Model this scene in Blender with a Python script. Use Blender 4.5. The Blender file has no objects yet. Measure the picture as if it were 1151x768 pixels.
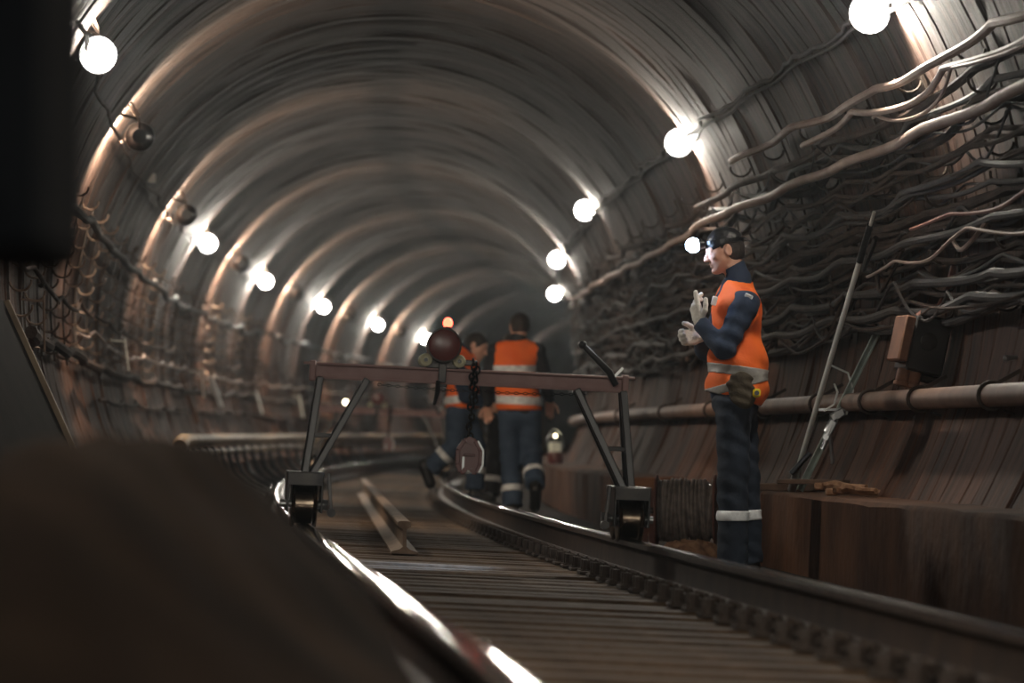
import bpy, math, random
import numpy as np
from mathutils import Vector, Matrix, Euler

random.seed(7)
PI = math.pi
scn = bpy.context.scene
COL = scn.collection

# ------------------------------------------------------------------ layout of the place
F_PX = 5200.0                 # a long lens, 1151 px wide frame
S = 215.0
D1 = F_PX / S                 # distance of the near trolley, metres
HOR = 488.9                   # horizon row
TR, TZ, TSH = 2.52, 0.90, 0.15   # tunnel radius, axis height over the camera, axis offset from the track
RH, CANT = 0.465, 0.0466       # rail head below the camera, cross slope of the track
BETA = math.atan(CANT)


def cs(q):
    """lateral position and slope of the track centre line at distance q (in units of D1)"""
    c0, s0, k0, k1, k2 = -.3404, -1.5887, .6459, .9551, -.7607
    def poly(t):
        return (c0 + s0*t + k0*t*t/2 + k1*t**3/6 + k2*t**4/24,
                s0 + k0*t + k1*t*t/2 + k2*t**3/6)
    if q < .1:
        c, s = poly(-.9)
        return c + s*(q-.1), s
    if q <= 3.9:
        return poly(q-1)
    c, s = poly(2.9)
    d = q - 3.9
    return c + s*d + .35*d*d, s + .7*d


def P(q, lat, z):
    c, s = cs(q)
    a = math.atan(s/D1)
    return Vector((c + lat*math.cos(a), q*D1 - lat*math.sin(a), z))


def T(q, lat, up):
    """a point in the canted frame of the track; up is over the rail heads"""
    return P(q, lat*math.cos(BETA) + up*math.sin(BETA), -RH - lat*math.sin(BETA) + up*math.cos(BETA))


def yaw(q):
    return -math.atan(cs(q)[1]/D1)


def wl(z, side=1, r=TR):
    """lateral of the tunnel wall at height z"""
    return TSH + side*math.sqrt(max(r*r - (z-TZ)**2, 0))


def at(px, py, q):
    return Vector(((px-575.5)/S*q, q*D1, (HOR-py)/S*q))


def aw(px, py, off, side=1):
    """the point seen at px, py that lies off metres inside the tunnel wall"""
    best = None; q = .55
    while q < 3.2:
        p = at(px, py, q); z = p.z
        if abs(z-TZ) < TR:
            e = (p.x - cs(q)[0] - wl(z, side))*side + off
            if best is not None and (best < 0) != (e < 0) and (side < 0 or e < best or True): return at(px, py, q - .005)
            best = e
        q += .01
    return at(px, py, 1.0)


def ql(px, lat):
    """distance at which a line at lateral lat is seen in column px (right side)"""
    q = .5
    while q < 3:
        c, _ = cs(q)
        if (c+lat)*S/q + 575.5 < px: return q
        q += .004
    return q


def lin(c):
    return tuple((x/255/12.92 if x/255 <= .04045 else ((x/255+.055)/1.055)**2.4) for x in c)


# ------------------------------------------------------------------ materials
def mat(name, col, rough=.7, metal=0., col2=None, scale=8., bump=0., bscale=None, emit=None, strength=0., spec=.5, thresh=(.35, .7)):
    m = bpy.data.materials.new(name); m.use_nodes = True
    n = m.node_tree.nodes; l = m.node_tree.links
    b = n['Principled BSDF']
    b.inputs['Base Color'].default_value = (*lin(col), 1)
    b.inputs['Roughness'].default_value = rough
    b.inputs['Metallic'].default_value = metal
    b.inputs['Specular IOR Level'].default_value = spec
    tc = n.new('ShaderNodeTexCoord')
    if col2 is not None:
        t = n.new('ShaderNodeTexNoise'); t.inputs['Scale'].default_value = scale; t.inputs['Detail'].default_value = 6
        r = n.new('ShaderNodeValToRGB')
        r.color_ramp.elements[0].position = thresh[0]; r.color_ramp.elements[1].position = thresh[1]
        r.color_ramp.elements[0].color = (*lin(col), 1); r.color_ramp.elements[1].color = (*lin(col2), 1)
        l.new(tc.outputs['Object'], t.inputs['Vector']); l.new(t.outputs['Fac'], r.inputs['Fac'])
        l.new(r.outputs['Color'], b.inputs['Base Color'])
    if bump:
        t2 = n.new('ShaderNodeTexNoise'); t2.inputs['Scale'].default_value = bscale or scale*2; t2.inputs['Detail'].default_value = 5
        bp = n.new('ShaderNodeBump'); bp.inputs['Strength'].default_value = bump; bp.inputs['Distance'].default_value = .02
        l.new(tc.outputs['Object'], t2.inputs['Vector']); l.new(t2.outputs['Fac'], bp.inputs['Height'])
        l.new(bp.outputs['Normal'], b.inputs['Normal'])
    if emit is not None:
        b.inputs['Emission Color'].default_value = (*lin(emit), 1)
        b.inputs['Emission Strength'].default_value = strength
    return m


def tunnel_mat(name, up=(62, 53, 49), low=(80, 52, 37)):
    """lining streaked round the rings; greyer vault, rust-brown dust low on the walls.  UV = metres along, metres round"""
    m = bpy.data.materials.new(name); m.use_nodes = True
    n = m.node_tree.nodes; l = m.node_tree.links; b = n['Principled BSDF']
    uv = n.new('ShaderNodeUVMap')
    def noise(sx, sy, detail=6, rough=.6):
        mp = n.new('ShaderNodeMapping'); mp.inputs['Scale'].default_value = (sx, sy, 1)
        t = n.new('ShaderNodeTexNoise'); t.inputs['Scale'].default_value = 1; t.inputs['Detail'].default_value = detail
        t.inputs['Roughness'].default_value = rough
        l.new(uv.outputs['UV'], mp.inputs['Vector']); l.new(mp.outputs['Vector'], t.inputs['Vector'])
        return t.outputs['Fac']
    def ramp(fac, p0, c0, p1, c1):
        r = n.new('ShaderNodeValToRGB'); e = r.color_ramp.elements
        e[0].position, e[1].position = p0, p1; e[0].color = (*c0, 1); e[1].color = (*c1, 1)
        l.new(fac, r.inputs['Fac']); return r.outputs['Color']
    def mix(kind, fac, a, c):
        x = n.new('ShaderNodeMix'); x.data_type = 'RGBA'; x.blend_type = kind
        if isinstance(fac, float): x.inputs[0].default_value = fac
        else: l.new(fac, x.inputs[0])
        for i, v in ((6, a), (7, c)):
            if isinstance(v, tuple): x.inputs[i].default_value = (*v, 1)
            else: l.new(v, x.inputs[i])
        return x.outputs[2]
    sep = n.new('ShaderNodeSeparateXYZ'); l.new(uv.outputs['UV'], sep.inputs[0])
    ab = n.new('ShaderNodeMath'); ab.operation = 'ABSOLUTE'; l.new(sep.outputs['Y'], ab.inputs[0])
    big = noise(.35, .35, 4)
    ad = n.new('ShaderNodeMath'); ad.operation = 'MULTIPLY_ADD'; l.new(big, ad.inputs[0]); ad.inputs[1].default_value = 1.6
    l.new(ab.outputs[0], ad.inputs[2])
    mr = n.new('ShaderNodeMapRange'); mr.inputs['From Min'].default_value = 2.9; mr.inputs['From Max'].default_value = 5.2
    l.new(ad.outputs[0], mr.inputs['Value'])
    base = mix('MIX', mr.outputs[0], lin(up), lin(low))
    st = ramp(noise(5.5, .28, 8, .7), .36, (.30, .28, .27), .64, (1.45, 1.43, 1.4))
    base = mix('MULTIPLY', 1.0, base, st)
    st2 = ramp(noise(1.1, .35, 5, .6), .36, (.55, .53, .52), .6, (1.1, 1.1, 1.1))
    base = mix('MULTIPLY', 1.0, base, st2)
    sp = ramp(noise(26., 9., 6, .7), .3, (.72, .72, .72), .7, (1.15, 1.15, 1.15))
    base = mix('MULTIPLY', 1.0, base, sp)
    # soot band along the crown
    w = noise(.5, .8, 5)
    a2 = n.new('ShaderNodeMath'); a2.operation = 'MULTIPLY_ADD'; l.new(w, a2.inputs[0]); a2.inputs[1].default_value = -.35
    l.new(ab.outputs[0], a2.inputs[2])
    m2 = n.new('ShaderNodeMapRange'); m2.inputs['From Min'].default_value = -.08; m2.inputs['From Max'].default_value = .10
    m2.inputs['To Min'].default_value = .42; m2.inputs['To Max'].default_value = 1.
    l.new(a2.outputs[0], m2.inputs['Value'])
    base = mix('MULTIPLY', 1.0, base, m2.outputs[0])
    # a darker oval with a ragged rim on the right of the vault beyond the second lamp
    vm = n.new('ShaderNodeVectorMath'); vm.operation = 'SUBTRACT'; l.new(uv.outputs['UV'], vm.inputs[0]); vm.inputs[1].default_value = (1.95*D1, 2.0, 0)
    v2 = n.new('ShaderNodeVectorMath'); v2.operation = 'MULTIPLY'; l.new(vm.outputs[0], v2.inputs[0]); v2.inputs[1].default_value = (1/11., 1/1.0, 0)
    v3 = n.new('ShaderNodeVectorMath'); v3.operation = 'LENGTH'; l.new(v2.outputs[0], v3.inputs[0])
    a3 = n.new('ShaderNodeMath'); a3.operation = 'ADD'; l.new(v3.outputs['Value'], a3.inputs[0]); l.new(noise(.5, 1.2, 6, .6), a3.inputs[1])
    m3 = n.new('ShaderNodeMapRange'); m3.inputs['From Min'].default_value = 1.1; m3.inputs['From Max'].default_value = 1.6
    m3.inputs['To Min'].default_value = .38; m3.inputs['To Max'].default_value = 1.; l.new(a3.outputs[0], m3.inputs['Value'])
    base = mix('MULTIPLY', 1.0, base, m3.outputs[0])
    l.new(base, b.inputs['Base Color'])
    b.inputs['Roughness'].default_value = .75; b.inputs['Specular IOR Level'].default_value = .25
    bp = n.new('ShaderNodeBump'); bp.inputs['Strength'].default_value = .7; bp.inputs['Distance'].default_value = .03
    l.new(noise(9., 1.6, 8, .65), bp.inputs['Height']); l.new(bp.outputs['Normal'], b.inputs['Normal'])
    return m


def rail_mat(name, shiny):
    """steel rail: polished running surface on top of the head, rusty web and foot"""
    m = bpy.data.materials.new(name); m.use_nodes = True
    n = m.node_tree.nodes; l = m.node_tree.links; b = n['Principled BSDF']
    tc = n.new('ShaderNodeTexCoord'); t = n.new('ShaderNodeTexNoise'); t.inputs['Scale'].default_value = 6; t.inputs['Detail'].default_value = 6
    l.new(tc.outputs['Object'], t.inputs['Vector'])
    r = n.new('ShaderNodeValToRGB'); e = r.color_ramp.elements; e[0].position, e[1].position = .35, .7
    if shiny:
        e[0].color = (*lin((52, 46, 40)), 1); e[1].color = (*lin((84, 76, 70)), 1)
        b.inputs['Metallic'].default_value = 1; b.inputs['Roughness'].default_value = .10
    else:
        e[0].color = (*lin((44, 33, 27)), 1); e[1].color = (*lin((70, 53, 41)), 1)
        b.inputs['Roughness'].default_value = .6
        bp = n.new('ShaderNodeBump'); bp.inputs['Strength'].default_value = .4; bp.inputs['Distance'].default_value = .01
        l.new(t.outputs['Fac'], bp.inputs['Height']); l.new(bp.outputs['Normal'], b.inputs['Normal'])
    l.new(t.outputs['Fac'], r.inputs['Fac']); l.new(r.outputs['Color'], b.inputs['Base Color'])
    return m


M = {}
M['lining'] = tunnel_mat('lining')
M['floor'] = mat('floor_dust', (24, 20, 17), .95, spec=.1, col2=(40, 32, 26), scale=3, bump=.6, bscale=14)
M['bench'] = mat('bench_concrete', (60, 38, 26), .9, spec=.12, col2=(92, 62, 42), scale=2.2, bump=.6, bscale=9)
M['sleeper'] = mat('sleeper_wood', (60, 46, 34), .75, spec=.3, col2=(90, 71, 53), scale=5, bump=.5, bscale=20)
M['rail'] = rail_mat('rail_rust', False)
M['railtop'] = rail_mat('rail_polished', True)
M['oldrail'] = mat('old_rail_rust', (104, 84, 68), .7, col2=(142, 120, 100), scale=9, bump=.3)
M['fast'] = mat('fastening_iron', (44, 35, 29), .75, col2=(66, 53, 44), scale=12, bump=.4)
M['cable'] = mat('dusty_cable', (50, 38, 32), .85, spec=.2, col2=(72, 57, 49), scale=4, bump=.4, bscale=40)
M['cable2'] = mat('pale_cable', (134, 110, 98), .6, col2=(164, 142, 130), scale=3, bump=.2, bscale=30)
M['cable3'] = mat('dark_cable', (34, 29, 28), .7, col2=(58, 48, 43), scale=5, bump=.3, bscale=40)
M['cablered'] = mat('red_brown_cable', (112, 66, 54), .7, col2=(138, 90, 76), scale=5)
M['bracket'] = mat('bracket_iron', (52, 42, 36), .7, col2=(78, 64, 54), scale=12, metal=.3)
M['hook'] = mat('hook_steel', (118, 98, 84), .45, metal=.7, col2=(150, 128, 112), scale=20)
M['pipe'] = mat('dusty_pipe', (96, 72, 58), .6, col2=(126, 98, 82), scale=3, bump=.3)
M['black'] = mat('black_paint', (13, 14, 17), .34, col2=(22, 23, 26), scale=8, spec=.6)
M['dkmetal'] = mat('dark_steel', (40, 40, 42), .35, metal=.8, col2=(62, 60, 58), scale=10)
M['redbeam'] = mat('red_brown_paint', (140, 102, 98), .5, col2=(162, 126, 120), scale=7, bump=.15)
M['maroon'] = mat('maroon_enamel', (98, 48, 46), .3, col2=(116, 60, 56), scale=9)
M['roller'] = mat('worn_steel_roller', (142, 128, 112), .25, metal=1., col2=(100, 88, 76), scale=14)
M['steel'] = mat('bright_steel', (170, 172, 172), .3, metal=.9)
M['cream'] = mat('cream_roller', (196, 192, 160), .5)
M['alu'] = mat('pale_aluminium', (232, 232, 224), .4, metal=.0, col2=(200, 202, 194), scale=8)
M['greenalu'] = mat('grey_green_strut', (168, 180, 168), .5, metal=.0, col2=(128, 138, 128), scale=10)
M['wood'] = mat('dirty_wood', (72, 52, 40), .85, col2=(104, 78, 60), scale=6, bump=.4)
M['redwood'] = mat('reddish_wood', (98, 58, 46), .8, col2=(124, 80, 66), scale=6, bump=.3)
M['boxbrown'] = mat('brown_box_paint', (124, 84, 62), .7, col2=(96, 66, 50), scale=10)
M['boxdark'] = mat('dark_box_paint', (30, 25, 23), .6, col2=(46, 38, 33), scale=8)
M['wire'] = mat('black_wire', (104, 92, 84), .5, col2=(146, 132, 122), scale=20)
M['debris'] = mat('rusty_debris', (110, 74, 50), .9, col2=(168, 128, 96), scale=18, bump=.8)
M['mound'] = mat('dark_earth', (40, 31, 24), 1., spec=.05, col2=(25, 20, 17), scale=2, bump=.5)
M['cabinet'] = mat('dark_grey_cabinet', (12, 15, 19), .9, spec=.08, col2=(21, 24, 28), scale=3)
M['panel'] = mat('sooty_panel', (20, 16, 14), .95, spec=.05, col2=(30, 25, 22), scale=3)
M['tp'] = mat('contact_rail_cover', (148, 128, 98), .55, col2=(106, 84, 62), scale=5, bump=.2)
M['skin'] = mat('skin', (214, 166, 142), .5, col2=(198, 146, 122), scale=10)
M['hair'] = mat('dark_hair', (34, 27, 24), .5, col2=(54, 44, 38), scale=60, bump=.5)
M['navy'] = mat('navy_cloth', (36, 52, 76), .85, col2=(28, 41, 62), scale=6, bump=.25, bscale=30)
M['navyd'] = mat('dark_navy_cloth', (24, 34, 48), .85, col2=(34, 46, 62), scale=5, bump=.25, bscale=30)
M['navym'] = mat('slate_blue_cloth', (60, 78, 100), .85, col2=(46, 62, 82), scale=5, bump=.25, bscale=30)
M['charcoal'] = mat('charcoal_cloth', (38, 38, 42), .85, col2=(28, 28, 32), scale=5)
M['orange'] = mat('orange_vest', (255, 122, 44), .75, col2=(250, 104, 34), scale=4, bump=.15, bscale=25)
M['refl'] = mat('silver_reflective', (168, 166, 160), .5, col2=(140, 138, 134), scale=14)
M['reflw'] = mat('white_reflective', (246, 249, 250), .5, col2=(196, 200, 204), scale=20)
M['glove'] = mat('white_knit_glove', (232, 229, 220), .9, col2=(202, 196, 186), scale=18, bump=.4, bscale=90)
M['boot'] = mat('black_boot', (20, 19, 19), .5)
M['cap'] = mat('black_cap', (24, 24, 26), .32, col2=(46, 46, 48), scale=16, bump=.5, bscale=30)
M['pouch'] = mat('olive_pouch', (54, 46, 34), .8, col2=(74, 64, 46), scale=12, bump=.4)
M['yellow'] = mat('yellow_plastic', (232, 206, 40), .4)
M['bulb'] = mat('lit_bulb', (255, 255, 255), .5, emit=(255, 247, 232), strength=780.)
M['bulbwarm'] = mat('lit_warm_bulb', (255, 255, 255), .5, emit=(255, 232, 204), strength=1300.)
M['blueled'] = mat('lit_cold_led', (255, 255, 255), .5, emit=(185, 215, 255), strength=60.)
M['redled'] = mat('lit_red_lamp', (255, 90, 70), .5, emit=(255, 70, 50), strength=9.)
M['lens'] = mat('lantern_glass', (220, 214, 190), .15, emit=(255, 246, 214), strength=.12)
M['tinlamp'] = mat('lit_small_lamp', (255, 246, 214), .4, emit=(255, 240, 200), strength=10)

# ------------------------------------------------------------------ object helpers
def setp(o, label=None, cat=None, group=None, kind=None):
    if label: o['label'] = label
    if cat: o['category'] = cat
    if group: o['group'] = group
    if kind: o['kind'] = kind
    return o


def empty(name, loc, rot=(0, 0, 0), label=None, cat=None, group=None):
    o = bpy.data.objects.new(name, None); COL.objects.link(o)
    o.location = loc; o.rotation_euler = rot; o.empty_display_size = .1
    return setp(o, label, cat, group)


class MB:
    """collects shapes, builds ONE mesh object"""
    def __init__(s): s.v = []; s.f = []; s.mi = []; s.uv = None
    def add(s, vs, fs, mi=0):
        o = len(s.v); s.v += [tuple(v) for v in vs]; s.f += [tuple(i+o for i in f) for f in fs]; s.mi += [mi]*len(fs); return s
    def box(s, c, d, rot=None, bev=0., mi=0):
        """box with chamfered edges; c centre, d full sizes, rot Matrix/Euler"""
        hx, hy, hz = d[0]/2, d[1]/2, d[2]/2; b = min(bev, hx*.9, hy*.9, hz*.9)
        R = rot.to_matrix() if isinstance(rot, Euler) else (rot or Matrix.Identity(3)); c = Vector(c)
        if b <= 0:
            vs = [c + R @ Vector((x*hx, y*hy, z*hz)) for x in (-1, 1) for y in (-1, 1) for z in (-1, 1)]
            return s.add(vs, [(0, 1, 3, 2), (4, 6, 7, 5), (0, 4, 5, 1), (2, 3, 7, 6), (0, 2, 6, 4), (1, 5, 7, 3)], mi)
        pts = {}; vs = []
        for x in (-1, 1):
            for y in (-1, 1):
                for z in (-1, 1):
                    for k, (ax, ay, az) in enumerate(((hx, hy-b, hz-b), (hx-b, hy, hz-b), (hx-b, hy-b, hz))):
                        pts[(x, y, z, k)] = len(vs); vs.append(c + R @ Vector((x*ax, y*ay, z*az)))
        g = lambda x, y, z, k: pts[(x, y, z, k)]
        fs = []
        for x in (-1, 1):
            q = [g(x, -1, -1, 0), g(x, 1, -1, 0), g(x, 1, 1, 0), g(x, -1, 1, 0)]; fs.append(q if x > 0 else q[::-1])
        for y in (-1, 1):
            q = [g(-1, y, -1, 1), g(-1, y, 1, 1), g(1, y, 1, 1), g(1, y, -1, 1)]; fs.append(q if y > 0 else q[::-1])
        for z in (-1, 1):
            q = [g(-1, -1, z, 2), g(1, -1, z, 2), g(1, 1, z, 2), g(-1, 1, z, 2)]; fs.append(q if z > 0 else q[::-1])
        for a in (-1, 1):
            for e in (-1, 1):
                fs.append([g(a, e, -1, 0), g(a, e, -1, 1), g(a, e, 1, 1), g(a, e, 1, 0)])
                fs.append([g(a, -1, e, 0), g(a, -1, e, 2), g(a, 1, e, 2), g(a, 1, e, 0)])
                fs.append([g(-1, a, e, 1), g(-1, a, e, 2), g(1, a, e, 2), g(1, a, e, 1)])
        for x in (-1, 1):
            for y in (-1, 1):
                for z in (-1, 1): fs.append([g(x, y, z, 0), g(x, y, z, 1), g(x, y, z, 2)])
        return s.add(vs, fs, mi)
    def tube(s, pts, r, n=8, caps=True, mi=0, up=None):
        """round tube through pts; r number or list"""
        pts = [Vector(p) for p in pts]; m = len(pts); rs = r if isinstance(r, (list, tuple)) else [r]*m
        vs = []; fs = []; pu = None
        for i, p in enumerate(pts):
            t = (pts[min(i+1, m-1)] - pts[max(i-1, 0)])
            t = t.normalized() if t.length > 1e-9 else Vector((0, 0, 1))
            if pu is None:
                a = Vector((0, 0, 1)) if abs(t.z) < .9 else Vector((1, 0, 0)); u = t.cross(a).normalized()
            else:
                u = (pu - t*pu.dot(t)); u = u.normalized() if u.length > 1e-6 else pu
            pu = u; w = t.cross(u)
            for k in range(n):
                a = 2*PI*k/n; vs.append(p + (u*math.cos(a) + w*math.sin(a))*rs[i])
        for i in range(m-1):
            for k in range(n):
                a = i*n+k; b = i*n+(k+1) % n; fs.append((a, b, b+n, a+n))
        if caps: fs.append(tuple(range(n-1, -1, -1))); fs.append(tuple(range((m-1)*n, m*n)))
        return s.add(vs, fs, mi)
    def bar(s, a, b, w, h, mi=0, bev=0., side=None):
        a = Vector(a); b = Vector(b); d = b-a; L = d.length; y = d.normalized()
        sd = Vector(side) if side else (Vector((0, 0, 1)) if abs(y.z) < .95 else Vector((0, 1, 0)))
        x = y.cross(sd).normalized(); z = x.cross(y)
        return s.box((a+b)/2, (w, L, h), Matrix((x, y, z)).transposed(), bev, mi)
    def disc(s, c, axis, r, h, n=24, mi=0, bev=0.):
        c = Vector(c); a = Vector(axis).normalized()
        if bev: return s.tube([c-a*h/2, c-a*(h/2-bev*.3), c-a*(h/2-bev), c+a*(h/2-bev), c+a*(h/2-bev*.3), c+a*h/2], [r-bev, r-bev*.3, r, r, r-bev*.3, r-bev], n, True, mi)
        return s.tube([c-a*h/2, c+a*h/2], r, n, True, mi)
    def lathe(s, c, axis, prof, n=20, mi=0):
        c = Vector(c); a = Vector(axis).normalized(); h = Vector((0, 0, 1)) if abs(a.z) < .9 else Vector((1, 0, 0))
        u = a.cross(h).normalized(); w = a.cross(u); vs = []; fs = []
        for (r, z) in prof:
            for k in range(n):
                t = 2*PI*k/n; vs.append(c + a*z + (u*math.cos(t)+w*math.sin(t))*max(r, 1e-4))
        for i in range(len(prof)-1):
            for k in range(n):
                p = i*n+k; q = i*n+(k+1) % n; fs.append((p, q, q+n, p+n))
        return s.add(vs, fs, mi)
    def sphere(s, c, r, n=12, m=8, mi=0, sc=(1, 1, 1)):
        vs = []; fs = []; c = Vector(c)
        for i in range(m+1):
            th = PI*i/m
            for k in range(n):
                a = 2*PI*k/n; vs.append(c + Vector((r*sc[0]*math.sin(th)*math.cos(a), r*sc[1]*math.sin(th)*math.sin(a), r*sc[2]*math.cos(th))))
        for i in range(m):
            for k in range(n):
                p = i*n+k; q = i*n+(k+1) % n; fs.append((p, q, q+n, p+n))
        return s.add(vs, fs, mi)
    def prism(s, poly, y0, y1, mi=0, M3=None):
        """poly in xz, from y0 to y1"""
        n = len(poly); vs = [Vector((x, y0, z)) for x, z in poly] + [Vector((x, y1, z)) for x, z in poly]
        if M3 is not None: vs = [M3 @ v for v in vs]
        fs = [tuple(range(n)), tuple(range(2*n-1, n-1, -1))] + [(i, i+n, (i+1) % n+n, (i+1) % n) for i in range(n)]
        return s.add(vs, fs, mi)
    def build(s, name, mats, parent=None, smooth=True, loc=None, ang=40):
        me = bpy.data.meshes.new(name); me.from_pydata(s.v, [], s.f)
        ms = mats if isinstance(mats, (list, tuple)) else [mats]
        for m in ms: me.materials.append(m)
        if len(ms) > 1: me.polygons.foreach_set('material_index', s.mi)
        if s.uv is not None:
            ul = me.uv_layers.new(name='UVMap'); li = np.empty(len(me.loops), dtype=np.int32); me.loops.foreach_get('vertex_index', li)
            ul.data.foreach_set('uv', np.array(s.uv, dtype=np.float32)[li].ravel())
        me.validate(); me.update()
        if smooth:
            me.polygons.foreach_set('use_smooth', [True]*len(me.polygons))
            try: me.set_sharp_from_angle(angle=math.radians(ang))
            except Exception: pass
        o = bpy.data.objects.new(name, me); COL.objects.link(o)
        if parent is not None: o.parent = parent
        if loc is not None: o.location = loc
        # consistent outward normals for closed pieces
        import bmesh
        if s.uv is None and len(me.polygons) < 60000:
            bm = bmesh.new(); bm.from_mesh(me); bmesh.ops.recalc_face_normals(bm, faces=bm.faces); bm.to_mesh(me); bm.free()
        return o


def copy_tree(o, parent=None):
    c = o.copy(); COL.objects.link(c); c.parent = parent
    for ch in list(o.children): copy_tree(ch, c)
    return c


# ------------------------------------------------------------------ setting: lining, floor, benches
def ring_profile():
    """list of (distance along in metres, outward offset, ring id)"""
    out = []; y = -6.0; k = 0
    rnd = random.Random(3)
    while y < 6.9*D1:
        j = rnd.uniform(-.009, .009); rib = rnd.random()
        out += [(y, .017, k), (y+.025, .017, k), (y+.045, j, k)]
        if rib > .3: out += [(y+.33, j, k), (y+.345, j+.007, k), (y+.375, j+.007, k), (y+.39, j, k)]
        if rib < .75: out += [(y+.66, j, k), (y+.672, j+.006, k), (y+.70, j+.006, k), (y+.712, j, k)]
        out += [(y+.965, j, k), (y+.975, .017, k)]
        y += .99; k += 1
    return out


prof = ring_profile()


def shell(name, a0, a1, n):
    """a = angle from the crown, positive to the right; the outer skin gives it thickness"""
    mb = MB(); mb.uv = []
    vs = []; fs = []; W = n+1
    for (y, off, k) in prof:
        q = y/D1
        for i in range(W):
            a = a0 + (a1-a0)*i/n
            r = TR + off + .006*math.sin(a*7 + k*1.7) + .005*math.sin(a*17+k*3.1)
            vs.append(P(q, TSH + r*math.sin(a), TZ + r*math.cos(a))); mb.uv.append((y, a*TR))
    for j in range(len(prof)-1):
        for i in range(n):
            p = j*W+i; fs.append((p, p+W, p+W+1, p+1))
    mb.add(vs, fs)
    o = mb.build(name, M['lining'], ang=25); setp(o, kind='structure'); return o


A_FLOOR = math.radians(142)
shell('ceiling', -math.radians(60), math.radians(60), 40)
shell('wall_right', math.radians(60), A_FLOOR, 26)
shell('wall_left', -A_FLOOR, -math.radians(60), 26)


def sweep_poly(name, prof2, q0, q1, step, m, kind='structure', closed=False, frame=P, caps=False, jit=0., uvx=False):
    mb = MB(); n = len(prof2); ys = np.arange(q0*D1, q1*D1+step*.5, step); vs = []; fs = []
    rnd = random.Random(11)
    for y in ys:
        for (lat, z) in prof2: vs.append(frame(y/D1, lat + rnd.uniform(-jit, jit), z + rnd.uniform(-jit, jit)))
    for j in range(len(ys)-1):
        for i in range(n if closed else n-1):
            a = j*n+i; b = j*n+(i+1) % n; fs.append((a, b, b+n, a+n))
    if caps: fs.append(tuple(range(n))); fs.append(tuple(range((len(ys)-1)*n, len(ys)*n))[::-1])
    mb.add(vs, fs); o = mb.build(name, m)
    if kind: setp(o, kind=kind)
    return o


ZF = lambda lat: -RH - .29 - lat*CANT
sweep_poly('floor', [(wl(-.62, -1)-.1, -.62), (-1.50, -.62), (-1.44, ZF(-1.44)), (-.7, ZF(-.7)-.01), (0, ZF(0)-.015), (.7, ZF(.7)-.01), (1.40, ZF(1.40)), (1.46, -.77), (wl(-.70)+.1, -.77)], -.25, 6.6, .5, M['floor'])
# raised concrete benches; the right one leaves a gap where the reel and the man stand
BZ = -.33
sweep_poly('trim_1', [(1.99, -.80), (2.00, BZ-.02), (2.02, BZ), (wl(BZ)+.08, BZ), (wl(-.72)+.3, -.82)], -.2, ql(861, 2.0), .45, M['bench'], closed=True, caps=True, jit=.006)
sweep_poly('trim_2', [(1.92, -.80), (1.93, BZ-.02), (1.95, BZ), (wl(BZ)+.08, BZ), (wl(-.72)+.3, -.82)], ql(712, 1.93), 6.4, .45, M['bench'], closed=True, caps=True, jit=.006)
sweep_poly('trim_3', [(-1.78, -.66), (-1.77, BZ-.02), (-1.75, BZ), (wl(BZ, -1)-.08, BZ), (wl(-.72, -1)-.3, -.74)], -.2, 6.4, .45, M['bench'], closed=True, caps=True, jit=.006)

# ------------------------------------------------------------------ track
RP = [(-.075, 0), (-.075, .010), (-.030, .024), (-.010, .040), (-.009, .125), (-.016, .140), (-.0365, .150), (-.0375, .172), (-.030, .179), (-.012, .1815),
      (.012, .1815), (.030, .179), (.0375, .172), (.0365, .150), (.016, .140), (.009, .125), (.010, .040), (.030, .024), (.075, .010), (.075, 0)]


def rail_mesh(name, sweep, ys, mats, closedcaps=True):
    mb = MB(); n = len(RP); vs = []; fs = []; mi = []
    for y in ys:
        for (x, z) in RP: vs.append(sweep(y, x, z-.1815))
    for j in range(len(ys)-1):
        for i in range(n):
            a = j*n+i; b = j*n+(i+1) % n; fs.append((a, a+n, b+n, b)); mi.append(1 if 7 <= i <= 11 else 0)
    if closedcaps:
        for j in (0, len(ys)-1):
            o = j*n
            for q in ([0, 1, 2, 17, 18, 19], [2, 3, 16, 17], [3, 4, 15, 16], [4, 5, 14, 15], [5, 6, 7, 8, 9, 10, 11, 12, 13, 14]):
                fs.append(tuple(o+i for i in q)); mi.append(0)
    mb.add(vs, fs); mb.mi = mi
    return mb.build(name, mats, ang=30)


ys = list(np.arange(.03*D1, 5.5*D1, .35))
GL = .79
for sd, lab in ((-1, 'polished left running rail, curving away beside the dark mound'), (1, 'right running rail, passing in front of the standing worker\'s feet')):
    o = rail_mesh('rail', lambda y, x, z, sd=sd: T(y/D1, sd*GL + x, z), ys, [M['rail'], M['railtop']])
    setp(o, lab, 'rail', 'running rails')

# sleepers, one object each
sb = MB(); sb.box((0, 0, -.08), (2.6, .25, .16), bev=.012)
SL = sb.build('sleeper', M['sleeper']); SLQ = []
q = .25
k = 0
while q*D1 < 3.1*D1:
    SLQ.append(q); o = SL if k == 0 else SL.copy()
    if k: COL.objects.link(o)
    o.location = T(q, random.uniform(-.02, .02), -.1815-.022 + random.uniform(-.004, .004)); o.rotation_euler = (0, BETA, yaw(q) + random.uniform(-.006, .006))
    setp(o, 'dark brown wooden sleeper lying across the track under both rails', 'sleeper', 'sleepers of the track')
    q += .55/D1; k += 1

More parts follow.
